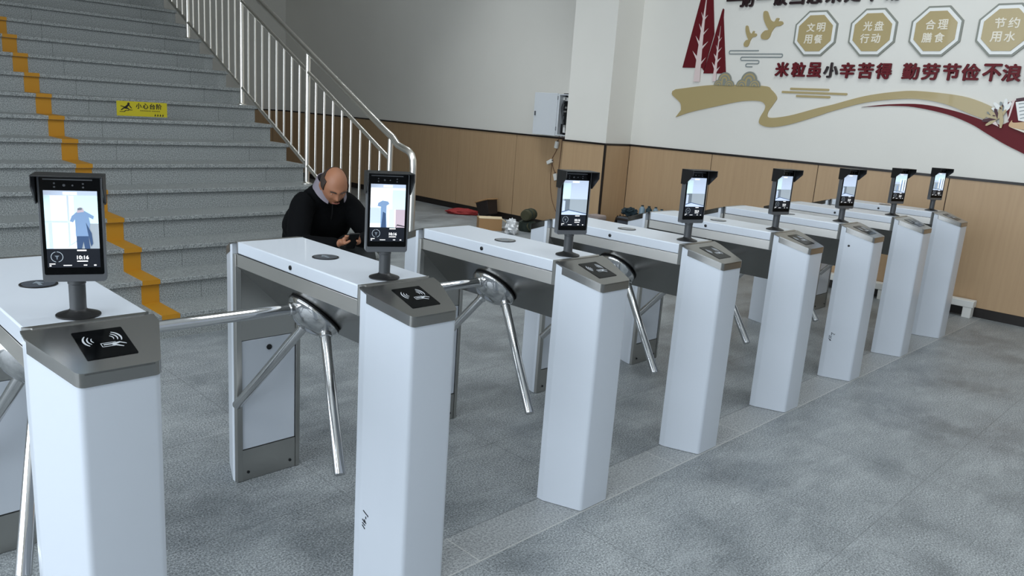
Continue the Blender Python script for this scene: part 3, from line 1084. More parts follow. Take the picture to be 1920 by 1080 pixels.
# gold ribbon (left scroll) and its long tail are one piece
up = [(3.489, 1.888), (2.988, 1.950), (2.421, 1.956), (2.313, 1.917), (2.240, 1.842), (2.265, 1.780), (2.318, 1.685), (2.288, 1.634), (2.076, 1.667), (1.791, 1.756),
      (1.649, 1.795), (1.347, 1.889), (1.055, 1.941), (0.842, 1.951), (0.498, 1.920), (0.293, 1.858), (0.210, 1.810)]
lo = [(0.296, 1.733), (0.405, 1.769), (0.617, 1.844), (0.830, 1.879), (1.044, 1.873), (1.337, 1.828), (1.640, 1.733), (1.776, 1.680), (2.061, 1.579), (2.269, 1.538),
      (2.391, 1.564), (2.400, 1.623), (2.358, 1.715), (2.365, 1.768), (2.441, 1.799), (2.650, 1.786), (2.954, 1.718), (3.250, 1.645), (3.447, 1.577)]
end = [(3.385, 1.660), (3.408, 1.740), (3.524, 1.822), (3.531, 1.865)]
out = [tuple(p) for p in catmull(up, 5)] + [tuple(p) for p in catmull(lo, 5)] + [tuple(p) for p in catmull(end, 4)]
mb = MB()
slab(mb, out, 0.001, 0.014)
tag(mb.build('gold_ribbon', M['gold'], origin='base'), 'wide matte gold ribbon shape scrolling across the white wall', 'wall ornament')
redu = [(1.361, 1.786), (1.109, 1.823), (0.822, 1.835), (0.541, 1.791), (0.267, 1.714), (0.150, 1.690), (0.10, 1.72), (0.13, 1.80), (0.155, 1.875), (0.06, 1.905), (-0.25, 1.93)]
redl = [(-0.25, 1.370), (-0.061, 1.462), (0.095, 1.531), (0.248, 1.611), (0.390, 1.686), (0.602, 1.759), (0.889, 1.808), (1.106, 1.810)]
out = [tuple(p) for p in catmull(redu[:6], 5)] + redu[6:] + [tuple(p) for p in catmull(redl, 5)]
mb = MB()
slab(mb, out, 0.001, 0.012)
tag(mb.build('red_ribbon', M['red'], origin='base'), 'dark red swoosh ribbon below the gold one, running off the right picture edge', 'wall ornament')

# two conifers
def conifer(label, crown, trunk, twigs):
    t = thing('conifer_cutout', label, 'wall ornament', (WX, sum(p[0] for p in crown) / len(crown), min(p[1] for p in trunk)), 0, 'conifer cutouts on the mural')
    base = t.location.copy()
    mb = MB()
    slab(mb, crown, 0.001, 0.013)
    mb.build('crown', M['red'], t, origin=None)
    m2 = MB()
    slab(m2, trunk, 0.0135, 0.020)
    for a, b, c in twigs:
        slab(m2, [a, b, c], 0.0135, 0.0195)
    m2.build('trunk', M['pale_pink'], t)
    for c in t.children:
        c.location = -base


conifer('tall dark red triangular tree cutout with a pale branching trunk', [(3.431, 2.129), (3.276, 2.95), (3.235, 3.13), (3.20, 3.08), (3.135, 2.844), (3.075, 2.49), (3.151, 2.10), (3.178, 2.129)],
        [(3.262, 1.977), (3.183, 1.978), (3.200, 2.353), (3.214, 2.848), (3.212, 3.02), (3.222, 2.85), (3.238, 2.585), (3.254, 2.281)],
        [((3.248, 2.41), (3.30, 2.47), (3.246, 2.37)), ((3.240, 2.55), (3.275, 2.60), (3.240, 2.52)), ((3.252, 2.25), (3.318, 2.31), (3.254, 2.21)), ((3.232, 2.67), (3.262, 2.72), (3.234, 2.65)),
         ((3.20, 2.36), (3.135, 2.41), (3.198, 2.33)), ((3.205, 2.50), (3.150, 2.55), (3.204, 2.48)), ((3.195, 2.19), (3.140, 2.24), (3.194, 2.16)), ((3.21, 2.66), (3.175, 2.69), (3.209, 2.64))])
conifer('short dark red triangular tree cutout with a pale trunk, beside the taller one', [(3.151, 2.07), (3.07, 2.44), (3.010, 2.73), (3.002, 2.752), (2.99, 2.742), (2.985, 2.66), (2.873, 2.074)],
        [(3.022, 1.986), (2.980, 1.987), (2.996, 2.352), (3.000, 2.57), (3.008, 2.352)],
        [((3.012, 2.25), (3.043, 2.28), (3.014, 2.22)), ((3.010, 2.34), (3.028, 2.37), (3.011, 2.32)), ((3.016, 2.15), (3.053, 2.19), (3.018, 2.12)), ((3.004, 2.45), (3.020, 2.47), (3.005, 2.43)),
         ((2.992, 2.21), (2.948, 2.24), (2.991, 2.18)), ((2.994, 2.31), (2.955, 2.345), (2.993, 2.29)), ((2.988, 2.11), (2.950, 2.145), (2.987, 2.08)), ((2.998, 2.42), (2.97, 2.45), (2.997, 2.40))])

# two birds
def bird(label, pts):
    mb = MB()
    slab(mb, [tuple(p) for p in catmull(pts, 3, True)], 0.0, 0.012)
    tag(mb.build('bird_cutout', M['gold'], origin='base'), label, 'wall ornament', 'flying bird cutouts')


B4 = lambda ox, oy, s: None
big = [(2.520, 2.700), (2.480, 2.705), (2.455, 2.665), (2.425, 2.615), (2.385, 2.600), (2.368, 2.632), (2.335, 2.630), (2.342, 2.604), (2.300, 2.600), (2.286, 2.576), (2.318, 2.556), (2.365, 2.548),
       (2.400, 2.500), (2.412, 2.455), (2.440, 2.425), (2.500, 2.430), (2.516, 2.470), (2.480, 2.512), (2.440, 2.520), (2.470, 2.560), (2.510, 2.630)]
bird('larger gold bird cutout flying to the right, nearer the octagon plaques', big)
cy_, cz_ = 2.40, 2.565
sm = [(2.632 + (y - cy_) * 0.60 + 0.0, 2.459 + (z - cz_) * 0.76) for y, z in big]
bird('smaller gold bird cutout flying to the right, beside the red trees', sm)

# cloud line (one bent rod) and three cloud bars
def rounded(pts, r):
    o = [pts[0]]
    for i in range(1, len(pts) - 1):
        p, a, b = Vector(pts[i]), Vector(pts[i - 1]), Vector(pts[i + 1])
        u = (a - p).normalized(); w2 = (b - p).normalized()
        for k in range(5):
            q = k / 4
            o.append(tuple((1 - q) ** 2 * (p + u * r) + 2 * q * (1 - q) * p + q * q * (p + w2 * r)))
    o.append(pts[-1])
    return o


cl = [(2.519, 2.313), (2.864, 2.313), (2.864, 2.279), (2.246, 2.279), (2.246, 2.247), (2.716, 2.247), (2.716, 2.213), (2.500, 2.213), (2.500, 2.180), (2.646, 2.180), (2.646, 2.148), (2.568, 2.148)]
cl = rounded(cl, 0.0155)
mb = MB().tube([wp(y, z, 0.006) for y, z in cl], 0.0055, 6)
tag(mb.build('cloud_line', M['grey_line'], origin='base'), 'thin grey meandering cloud line below the birds', 'wall ornament')
for lab, y0, y1, z in (('upper of three slim gold cloud bars under the slogan', 2.111, 1.702, 1.936), ('long middle gold cloud bar of three under the slogan', 2.197, 1.517, 1.901),
                       ('lowest of three slim gold cloud bars under the slogan', 2.037, 1.680, 1.866)):
    mb = MB()
    slab(mb, fillet([(y0, z - 0.0105), (y1, z - 0.0105), (y1, z + 0.0105), (y0, z + 0.0105)], [0.0104] * 4, 5), 0.0, 0.010)
    tag(mb.build('cloud_bar', M['gold'], origin='base'), lab, 'wall ornament', 'cloud bars')

# scallop clouds on the scroll's upper edge
def scallop(label, c, r):
    t = thing('scallop_cloud', label, 'wall ornament', (WX, c, 1.93), 0, 'scallop clouds on the gold ribbon')
    for dy, dz, rr, o in ((0.0, 0.055, 1.0, 0.0145), (0.8, 0.0, 0.72, 0.017), (-0.8, 0.0, 0.72, 0.019)):
        mb = MB()
        cy, cz = dy * r, 0.02 + dz
        for q, mi in ((1.0, 0), (0.80, 1), (0.62, 0), (0.42, 1), (0.22, 0)):
            pts = [(c + cy + r * rr * q * math.cos(PI * k / 14), 1.93 + cz + r * rr * q * math.sin(PI * k / 14)) for k in range(15)]
            pts += [(c + cy - r * rr * q, 1.93 - 0.004 + cz - dz), (c + cy + r * rr * q, 1.93 - 0.004 + cz - dz)]
            slab(mb, pts, o, o + 0.001 + 0.0012 * (5 - q * 4), mi)
        p = mb.build('scallop', [M['gold_edge'], M['gold']], t)
        p.location = -Vector((WX, c, 1.93))


scallop('small concentric scallop cloud by the foot of the red trees', 2.873, 0.082)
scallop('larger concentric scallop cloud on the gold ribbon, right of its smaller twin', 2.582, 0.094)

# octagon plaques
OCT = [(1.930, '文明', '用餐'), (1.372, '光盘', '行动'), (0.817, '合理', '膳食'), (0.265, '节约', '用水')]
OL = ['octagon plaque reading 文明用餐, leftmost of four and nearest the birds', 'octagon plaque reading 光盘行动, second from the left',
      'octagon plaque reading 合理膳食, third from the left', 'octagon plaque reading 节约用水, cut by the right picture edge']
for (c, a, b), lab in zip(OCT, OL):
    t = thing('octagon_plaque', 'gold and white ' + lab, 'plaque', (WX, c, 2.475), 0, 'octagon plaques on the mural')

    def octa(r, f=0.414):
        return [(r * f, r), (r, r * f), (r, -r * f), (r * f, -r), (-r * f, -r), (-r, -r * f), (-r, r * f), (-r * f, r)]

    def part(name, r, o0, o1, m):
        mb = MB()
        mb.prism(octa(r), lambda p, s: (-(o0 if s == 0 else o1), p[0], p[1]))
        return mb.build(name, M[m], t, bevel=0.001)
    part('outer_rim', 0.217, 0.0, 0.016, 'gold_edge')
    part('white_border', 0.200, 0.016, 0.020, 'mural_white')
    part('gold_face', 0.172, 0.020, 0.026, 'gold')
    mb = MB()
    for r_, row in ((0, a), (1, b)):
        for q, ch in enumerate(row):
            text_fit(mb, ch, Matrix(((0, 0, -1, -0.026), (-1, 0, 0, 0.052 - 0.104 * q - 0.006 * (1 - 2 * r_)), (0, 1, 0, 0.056 - 0.112 * r_), (0, 0, 0, 1))), 0.084, 0.086, 0.003, 0.022)
    mb.build('lettering', M['cream'], t)

# raised slogan characters: each one is fixed on its own
SL = '米粒虽小辛苦得勤劳节俭不浪费'
SY = [2.222, 2.045, 1.876, 1.710, 1.548, 1.374, 1.206, 0.964, 0.793, 0.622, 0.465, 0.300, 0.150, -0.022]
ORD = ['first', 'second', 'third', 'fourth', 'fifth', 'sixth', 'seventh', 'eighth', 'ninth', 'tenth', 'eleventh', 'twelfth', 'thirteenth', 'fourteenth']
for k, (ch, y) in enumerate(zip(SL, SY)):
    mb = MB()
    text_fit(mb, ch, wallmx(y, 2.124, 0.008), 0.146, 0.148, 0.022, 0.032)
    mb.add([wp(y + 0.02, 2.11, 0.0), wp(y - 0.02, 2.11, 0.0), wp(y - 0.02, 2.13, 0.0), wp(y + 0.02, 2.13, 0.0), wp(y, 2.12, 0.009)], [(0, 1, 4), (1, 2, 4), (2, 3, 4), (3, 0, 4)])
    m_ = M['slogan_black'] if ch == '小' else M['red']
    o = mb.build('raised_character', m_, origin='base')
    tag(o, 'raised dark red wall character %s, %s of the lower slogan' % (ch, ORD[k]) if ch != '小' else 'raised near black wall character 小, fourth of the lower slogan', 'wall lettering', 'lower slogan characters')
SL2 = '一粥一饭当思来处不易'
SY2 = [2.880, 2.722, 2.535, 2.350, 2.165, 1.985, 1.795, 1.610, 1.425, 1.240]
for k, (ch, y) in enumerate(zip(SL2, SY2)):
    mb = MB()
    if ch == '一':
        text_fit(mb, ch, wallmx(y, 2.832, 0.008), 0.165, 0.026, 0.022)
        anc = 2.832
    else:
        text_fit(mb, ch, wallmx(y, 2.838, 0.008), 0.158, 0.168, 0.022, 0.036)
        anc = 2.82
    mb.add([wp(y + 0.02, anc - 0.008, 0.0), wp(y - 0.02, anc - 0.008, 0.0), wp(y - 0.02, anc + 0.008, 0.0), wp(y + 0.02, anc + 0.008, 0.0), wp(y, anc, 0.009)], [(0, 1, 4), (1, 2, 4), (2, 3, 4), (3, 0, 4)])
    o = mb.build('raised_character', M['slogan_black'], origin='base')
    tag(o, 'raised black wall character %s, %s in the top slogan cut by the picture edge' % (ch, ORD[k]), 'wall lettering', 'top slogan characters')

# flowers, fan and book at the right picture edge
def petal_fan(mb, y, z, n, r0, r1, a0, a1, o, mis):
    for k in range(n):
        a = a0 + (a1 - a0) * k / max(1, n - 1)
        u = Vector((-math.cos(a), math.sin(a)))
        v_ = Vector((-u.y, u.x))
        c = Vector((y, z))
        L = r0 + (r1 - r0) * (k % 2)
        pts = [c, c + u * L * 0.5 + v_ * L * 0.16, c + u * L * 0.9 + v_ * L * 0.10, c + u * L, c + u * L * 0.9 - v_ * L * 0.08, c + u * L * 0.5 - v_ * L * 0.12]
        slab(mb, [tuple(p) for p in pts], o + 0.0012 * k, o + 0.002 + 0.0012 * k, mis[k % len(mis)])


t = thing('flower_ornament', 'white and gold curling flower ornament overlapping the red ribbon at right', 'wall ornament', (WX, 0.19, 1.75))
mb = MB()
petal_fan(mb, 0.150, 1.785, 7, 0.11, 0.13, math.radians(70), math.radians(200), 0.014, [0, 0, 1])
slab(mb, [(0.105, 1.90), (0.085, 1.90), (0.10, 1.76), (0.112, 1.72)], 0.014, 0.018, 2)
p = mb.build('white_petals', [M['mural_white'], M['grey_line'], M['pale_pink']], t)
m2 = MB()
petal_fan(m2, 0.185, 1.735, 7, 0.10, 0.12, math.radians(60), math.radians(215), 0.024, [0, 0, 1])
slab(m2, [(0.185, 1.80), (0.155, 1.79), (0.135, 1.72), (0.140, 1.665), (0.155, 1.665), (0.165, 1.72)], 0.030, 0.034, 0)
slab(m2, [(0.26, 1.715), (0.20, 1.725), (0.165, 1.675), (0.20, 1.69)], 0.026, 0.030, 2)
p2 = m2.build('gold_petals', [M['gold'], M['plum'], M['pale_pink']], t)
m3 = MB()
for y, z, a in ((0.205, 1.815, 0.3), (0.178, 1.83, 0.9), (0.215, 1.765, 0.2), (0.24, 1.735, 0.5), (0.165, 1.85, 1.2)):
    u = Vector((math.cos(a), math.sin(a))) * 0.014
    v_ = Vector((-u.y, u.x)) * 0.4
    c = Vector((y, z))
    slab(m3, [tuple(c + u), tuple(c + v_), tuple(c - u), tuple(c - v_)], 0.036, 0.039)
p3 = m3.build('stamens', M['plum'], t)
for q in (p, p2, p3):
    q.location = -Vector((WX, 0.19, 1.75))
t = thing('book_ornament', 'white page with dark red top edge, cut by the right picture edge', 'wall ornament', (WX, -0.02, 1.72))
mb = MB()
slab(mb, [(0.078, 1.885), (-0.20, 1.945), (-0.20, 1.70), (0.030, 1.735)], 0.016, 0.022, 0)
slab(mb, [(0.078, 1.915), (-0.20, 1.97), (-0.20, 1.945), (0.076, 1.890)], 0.022, 0.026, 1)
for k in range(5):
    z = 1.875 - 0.03 * k
    slab(mb, [(0.052 - 0.008 * k, z), (-0.02, z + 0.014), (-0.02, z + 0.006), (0.052 - 0.008 * k, z - 0.008)], 0.022, 0.023, 2)
p = mb.build('page', [M['mural_white'], M['plum'], M['grey_line']], t)
m2 = MB()
slab(m2, [tuple(q) for q in catmull([(0.092, 1.690), (0.075, 1.735), (0.060, 1.715), (-0.05, 1.730), (-0.20, 1.74), (-0.20, 1.64), (-0.03, 1.660), (0.06, 1.672)], 4, True)], 0.024, 0.030, 0)
slab(m2, [(0.088, 1.690), (0.060, 1.672), (-0.03, 1.656), (-0.20, 1.62), (-0.20, 1.600), (-0.03, 1.638), (0.075, 1.675)], 0.024, 0.029, 1)
p2 = m2.build('tan_cover', [M['tan'], M['cream']], t)
for q in (p, p2):
    q.location = -Vector((WX, -0.02, 1.72))

# ================================================================== cabinet and wiring
t = thing('electrical_cabinet', 'light grey electrical cabinet with open door on the wall left of the pilaster', 'cabinet', (WX, 5.03, 1.245))
mb = MB()
x0, x1 = -0.14, -0.001
mb.box(x0, x1, -0.21, -0.198, 0, 0.525).box(x0, x1, 0.128, 0.140, 0, 0.525).box(x0, x1, -0.198, 0.128, 0, 0.012).box(x0, x1, -0.198, 0.128, 0.513, 0.525)
mb.box(x0, x0 + 0.004, -0.198, -0.17, 0.012, 0.513).box(x0, x0 + 0.004, 0.110, 0.128, 0.012, 0.513)
mb.build('cabinet_box', M['cab'], t, bevel=0.001)
MB().box(-0.012, -0.002, -0.198, 0.128, 0.012, 0.513).build('back_plate', M['cab_in'], t)
mb = MB()
for y, z, a, b in ((0.085, 0.47, 0.03, 0.02), (0.045, 0.465, 0.028, 0.022), (0.055, 0.36, 0.016, 0.012), (0.06, 0.31, 0.02, 0.01), (0.06, 0.09, 0.02, 0.05), (-0.05, 0.4, 0.05, 0.04)):
    mb.box(-0.075, -0.013, y - a, y + a, z - b, z + b)
mb.build('breaker', M['white_matte'], t, bevel=0.002)
mb = MB()
mb.box(-0.085, -0.013, 0.075, 0.108, 0.02, 0.15).box(-0.07, -0.013, 0.02, 0.09, 0.25, 0.44)
mb.build('router_block', M['black_plastic'], t, bevel=0.002)
mb = MB()
for k in range(5):
    y = 0.10 - 0.02 * k
    mb.tube(catmull([(-0.06, y, 0.45), (-0.095, y + 0.012, 0.36), (-0.10, y - 0.01, 0.26), (-0.08, y - 0.02, 0.14), (-0.05, y - 0.015, 0.03)], 5), 0.004, 6)
mb.build('wiring', M['rubber'], t)
dr = MB().box(-0.150, -0.132, 0.142, 0.545, -0.008, 0.533)
d_ = dr.build('door', M['cab'], t, bevel=0.003)
mb = MB().box(-0.164, -0.150, 0.505, 0.523, 0.235, 0.292)
mb.lathe([(0.008, 0), (0.008, 0.016)], Matrix.Translation((-0.150, 0.514, 0.25)) @ Matrix.Rotation(-PI / 2, 4, 'Y'), 14)
mb.build('door_handle', M['bezel'], d_, bevel=0.002)
mb = MB()
for q in (0.06, 0.45):
    mb.tube([(-0.143, 0.140, q), (-0.143, 0.140, q + 0.05)], 0.006, 10)
mb.build('hinge', M['bezel'], d_)
mb = MB().tube([(-0.04, -0.10, 0.527), (-0.04, 0.02, 0.53), (-0.05, 0.12, 0.527)], 0.012, 10)
mb.build('cable_gland', M['rubber'], t)

mb = MB()
wx = WX - 0.02
mb.tube(catmull([(wx, 5.20, 1.25), (wx, 5.215, 1.16), (wx - 0.005, 5.23, 1.05), (wx, 5.30, 0.92), (wx, 5.26, 0.80), (wx, 5.20, 0.74)], 5), 0.0035, 6)
mb.tube(catmull([(wx, 5.15, 1.25), (wx, 5.155, 1.0), (wx - 0.006, 5.16, 0.78), (wx, 5.12, 0.5), (wx, 5.08, 0.2), (wx - 0.01, 5.05, 0.02)], 5), 0.0035, 6)
mb.tube(catmull([(wx, 5.12, 1.25), (wx, 5.09, 1.0), (wx - 0.006, 5.10, 0.8), (wx, 5.06, 0.5), (wx, 5.0, 0.2), (wx - 0.01, 4.98, 0.02)], 5), 0.0035, 6)
mb.tube(catmull([(wx, 5.30, 0.86), (wx, 5.295, 0.6), (wx, 5.24, 0.38), (wx, 5.10, 0.16), (wx - 0.005, 5.02, 0.03)], 5), 0.003, 6)
tag(mb.build('hanging_cables', M['wire_red'], origin='base'), 'thin loose cables hanging below the open electrical cabinet', 'cable')
for lab, y, z, r in (('white power adapter hanging highest, just below the cabinet', 5.215, 1.12, 0.15), ('white power adapter hanging tilted at middle height on the cables', 5.315, 0.89, 1.1),
                     ('white power adapter hanging lowest among the loose cables', 5.19, 0.70, -0.35)):
    mx = Matrix.Translation((WX - 0.045, y, z)) @ Matrix.Rotation(r, 4, 'X')
    t = thing('power_adapter', lab, 'adapter', (WX - 0.045, y, z), 0, 'white power adapters')
    q = MB().box(-0.018, 0.018, -0.024, 0.024, -0.045, 0.045, 0, Matrix.Rotation(r, 4, 'X')).build('casing', M['white_matte'], t, bevel=0.005)
    MB().tube([Matrix.Rotation(r, 4, 'X') @ Vector((0, 0, 0.044)), Matrix.Rotation(r, 4, 'X') @ Vector((0, 0, 0.062))], 0.006, 8).build('strain_relief', M['black_plastic'], t)

# ================================================================== things on the floor along the wall
def lump(name, mats, c, r, seed, amp=0.18, flat=True, rz=0.0, freq=3.0, label='', cat='', group=None):
    from mathutils import noise
    mb = MB().ellipsoid((0, 0, 0), (1, 1, 1), None, 40, 26)
    R = Matrix.Rotation(rz, 3, 'Z')
    vs = []
    for p in mb.v:
        n = noise.noise(p * freq + Vector((seed, seed * 2.1, 0))) + 0.5 * noise.noise(p * freq * 2.3 + Vector((seed, 0, seed)))
        q = p * (1 + amp * n)
        q = Vector((q.x * r[0], q.y * r[1], q.z * r[2]))
        if flat:
            q.z = max(q.z, -r[2] * 0.55)
        vs.append(R @ q + Vector(c))
    if flat:
        z0 = min(p.z for p in vs)
        vs = [Vector((p.x, p.y, p.z - z0 + 0.001)) for p in vs]
    mb.v = vs
    o = mb.build(name, mats, origin='base', weld=False)
    if label:
        tag(o, label, cat, group)
    return o


lump('cloth_bag', M['redbag'], (6.93, 6.70, 0), (0.10, 0.235, 0.055), 3.0, 0.2, True, 0.72, 2.2, 'flat red cloth bag lying on the floor by the black skirting', 'bag')
# dark open bin tipped against the wall
t = thing('plastic_bin', 'dark brown plastic bin tipped beside the red bag', 'bin', (7.05, 6.26, 0.0))
mx = Matrix.Rotation(-0.30, 4, 'X') @ Matrix.Translation((0, 0, 0.0))
mb = MB()
a, b, h = 0.085, 0.105, 0.22
ring = lambda a, b, z: [mx @ Vector((sx * a, sy * b, z + 0.046)) for sx, sy in ((-1, -1), (1, -1), (1, 1), (-1, 1))]
r0, r1, r2, r3 = ring(a, b, 0), ring(a * 1.2, b * 1.15, h), ring(a * 1.12, b * 1.08, h), ring(a * 0.92, b * 0.92, 0.012)
mb.add(r0 + r1 + r2 + r3, [(3, 2, 1, 0), (12, 13, 14, 15)] + [(i + 4 * L, (i + 1) % 4 + 4 * L, (i + 1) % 4 + 4 * (L + 1), i + 4 * (L + 1)) for L in range(3) for i in range(4)])
mb.build('bin_body', M['brownblack'], t, bevel=0.01)
mb = MB()
rr = ring(a * 1.23, b * 1.18, h - 0.012) ; rr.append(rr[0])
mb.tube(rr, 0.010, 8)
mb.build('bin_rim', M['card'], t)
# cardboard box, half open
t = thing('cardboard_box', 'brown cardboard box with folded flaps on the floor behind the third turnstile', 'box', (6.34, 5.50, 0), -0.62)
mb = MB()
L, D, H = 0.150, 0.112, 0.150
mb.box(-L, L, -D, D, 0, 0.006).box(-L, -L + 0.006, -D, D, 0.006, H).box(L - 0.006, L, -D, D, 0.006, H).box(-L + 0.006, L - 0.006, -D, -D + 0.006, 0.006, H).box(-L + 0.006, L - 0.006, D - 0.006, D, 0.006, H)
mb.build('box_body', M['card'], t)
for nm, vs in (('flap', [(-L, -D, H), (L, -D, H), (L, -D + 0.08, H + 0.02), (-L, -D + 0.08, H + 0.02)]), ('flap', [(L, -D, H), (L, D, H), (L + 0.07, D, H - 0.04), (L + 0.07, -D, H - 0.04)]),
               ('flap', [(-L, D, H), (L, D, H), (L, D + 0.09, H - 0.02), (-L, D + 0.09, H - 0.02)])):
    n = (Vector(vs[1]) - Vector(vs[0])).cross(Vector(vs[3]) - Vector(vs[0])).normalized() * 0.005
    mb = MB().add([Vector(p) for p in vs] + [Vector(p) + n for p in vs], [(3, 2, 1, 0), (4, 5, 6, 7), (0, 1, 5, 4), (1, 2, 6, 5), (2, 3, 7, 6), (3, 0, 4, 7)])
    mb.build(nm, M['card_in'], t)
lump('plastic_bag', M['plasticbag'], (6.37, 5.12, 0), (0.085, 0.075, 0.115), 9.0, 0.4, True, 0.4, 3.4, 'crumpled translucent white plastic bag between the cardboard box and green bags', 'bag')
# stacked green rolls/bags
t = thing('tool_bag', 'dark green canvas bag at the bottom, next to the white plastic bag', 'bag', (6.75, 5.21, 0))
MB().lathe([(0.0, 0.001), (0.105, 0.001), (0.115, 0.03), (0.112, 0.12), (0.09, 0.135), (0.0, 0.138)], None, 28).build('bag_body', M['dkgreen'], t)
MB().tube(catmull([(-0.07, -0.08, 0.115), (-0.105, -0.10, 0.08), (-0.08, -0.12, 0.03), (-0.02, -0.115, 0.02)], 5), 0.009, 8).build('bag_strap', M['olive'], t)
t = thing('canvas_bag', 'olive canvas bag lying on top of the dark green one', 'bag', (6.75, 5.19, 0.1395), 0.35)
mxr = Matrix.Rotation(PI / 2, 4, 'Y')
MB().lathe([(0.0, -0.13), (0.062, -0.13), (0.072, -0.115), (0.075, 0.0), (0.072, 0.105), (0.055, 0.125), (0.0, 0.13)], Matrix.Translation((0, 0, 0.076)) @ mxr, 28).build('bag_body', M['olive'], t)
mb = MB()
for x in (-0.06, 0.055):
    mb.lathe([(0.0775, -0.010), (0.0775, 0.010)], Matrix.Translation((x, 0, 0.0785)) @ mxr, 28)
mb.build('bag_strap', M['dkgreen'], t)

# folded grey cloths in front of the pilaster, each sheet its own
for k, (zc, hh, dx, lab) in enumerate(((0.0, 0.26, 0.0, 'thick grey folded cloth at the bottom of the pile by the pilaster'), (0.261, 0.07, 0.01, 'grey pink folded cloth in the middle of the pile by the pilaster'),
                                       (0.332, 0.065, -0.012, 'topmost grey pink folded cloth of the pile by the pilaster'))):
    mb = MB()
    mb.prism(fillet([(-0.15, 0), (0.15, 0), (0.15, hh), (-0.15, hh)], [min(0.03, hh * 0.45)] * 4, 5), lambda p, s: (6.60 + dx + (-0.08 if s == 0 else 0.08), 3.955 + p[0] * 0.6, zc + p[1] + 0.001), smooth=True)
    tag(mb.build('folded_cloth', M['greycloth'], origin='base', bevel=0.008), lab, 'cloth', 'folded cloths')

# crate with bottles against the wall
t = thing('storage_crate', 'dark grey storage crate against the brown wall behind the turnstiles', 'crate', (6.93, 3.52, 0))
MB().box(-0.17, 0.17, -0.26, 0.26, 0, 0.40).build('crate_body', M['crate'], t, bevel=0.012)
MB().box(-0.185, 0.185, -0.275, 0.275, 0.36, 0.385).build('crate_rim', M['brownblack'], t, bevel=0.006)
bl = ['blue grey bottle on the crate, leftmost of four', 'blue grey bottle on the crate, second from the left', 'blue grey bottle on the crate, third from the left', 'blue grey bottle on the crate, rightmost of four']
for k, y in enumerate((3.535, 3.45, 3.365, 3.29)):
    t = thing('bottle', bl[k], 'bottle', (6.90 + 0.012 * k, y, 0.4005), 0, 'bottles on the crate')
    h = 0.155 - 0.015 * (k == 3)
    MB().lathe([(0.0, 0.0), (0.034, 0.0), (0.036, 0.01), (0.036, h * 0.72), (0.02, h * 0.88), (0.014, h * 0.9), (0.014, h * 0.95)], None, 20).build('bottle_body', M['bluegrey'] if k != 1 else M['teal'], t)
    MB().lathe([(0.016, h * 0.93), (0.016, h), (0.0, h)], None, 16).build('bottle_cap', M['teal'], t)
lump('work_glove', M['teal'], (6.86, 3.675, 0.46), (0.07, 0.085, 0.045), 5.0, 0.5, False, 0.2, 2.4, 'dark crumpled glove on the left end of the crate', 'glove')
o = lump('sack', M['brownblack'], (6.97, 3.91, 0), (0.115, 0.045, 0.24), 12.0, 0.2, True, 0.1, 2.0, 'dark reddish sack standing on the floor left of the crate', 'sack')

# low white bench at the foot of the wall
t = thing('low_bench', 'low white bench frame at the foot of the brown wall behind the last turnstile', 'bench', (7.16, 0.05, 0))
MB().box(-0.05, 0.05, 0, 1.55, 0.095, 0.155).build('bench_beam', M['white_matte'], t, bevel=0.004)
for y in (0.01, 0.75, 1.47):
    MB().box(-0.045, 0.045, y, y + 0.07, 0, 0.095).build('leg', M['white_matte'], t, bevel=0.003)

# ================================================================== the man
def loft(mb, pts, k=5, n=20):
    """closed tapered limb: pts = (centre, rx, ry); rx runs along world x as far as possible"""
    P = [Vector((*p[0], )) for p in pts]
    C = catmull(P, k)
    RX = catmull([Vector((p[1], p[2], 0)) for p in pts], k)
    rings = []
    for i, c in enumerate(C):
        tg = (C[min(i + 1, len(C) - 1)] - C[max(i - 1, 0)]).normalized()
        u = Vector((1, 0, 0)) - tg * tg.x
        if u.length < 0.35:
            u = Vector((0, 0, 1)) - tg * tg.z
        u.normalize()
        w = tg.cross(u)
        rings.append((c, u, w, max(0.004, RX[i].x), max(0.004, RX[i].y), tg))
    o = len(mb.v)
    first, last = rings[0], rings[-1]
    ends = []
    full = []
    for q in (0.25, 0.6, 0.87):          # rounded ends
        c, u, w, a, b, tg = first
        full.append((c - tg * min(a, b) * (1 - q) ** 0.5 * 0.9, u, w, a * q ** 0.5, b * q ** 0.5))
    full += [r[:5] for r in rings]
    for q in (0.87, 0.6, 0.25):
        c, u, w, a, b, tg = last
        full.append((c + tg * min(a, b) * (1 - q) ** 0.5 * 0.9, u, w, a * q ** 0.5, b * q ** 0.5))
    for c, u, w, a, b in full:
        for j in range(n):
            t = 2 * PI * j / n
            mb.v.append(c + u * math.cos(t) * a + w * math.sin(t) * b)
    m = len(full)
    for i in range(m - 1):
        for j in range(n):
            j2 = (j + 1) % n
            mb.f.append([o + i * n + j, o + i * n + j2, o + (i + 1) * n + j2, o + (i + 1) * n + j])
            mb.mi.append(0); mb.sm.append(True)
    mb.f.append([o + j for j in range(n)][::-1]); mb.mi.append(0); mb.sm.append(True)
    mb.f.append([o + (m - 1) * n + j for j in range(n)]); mb.mi.append(0); mb.sm.append(True)


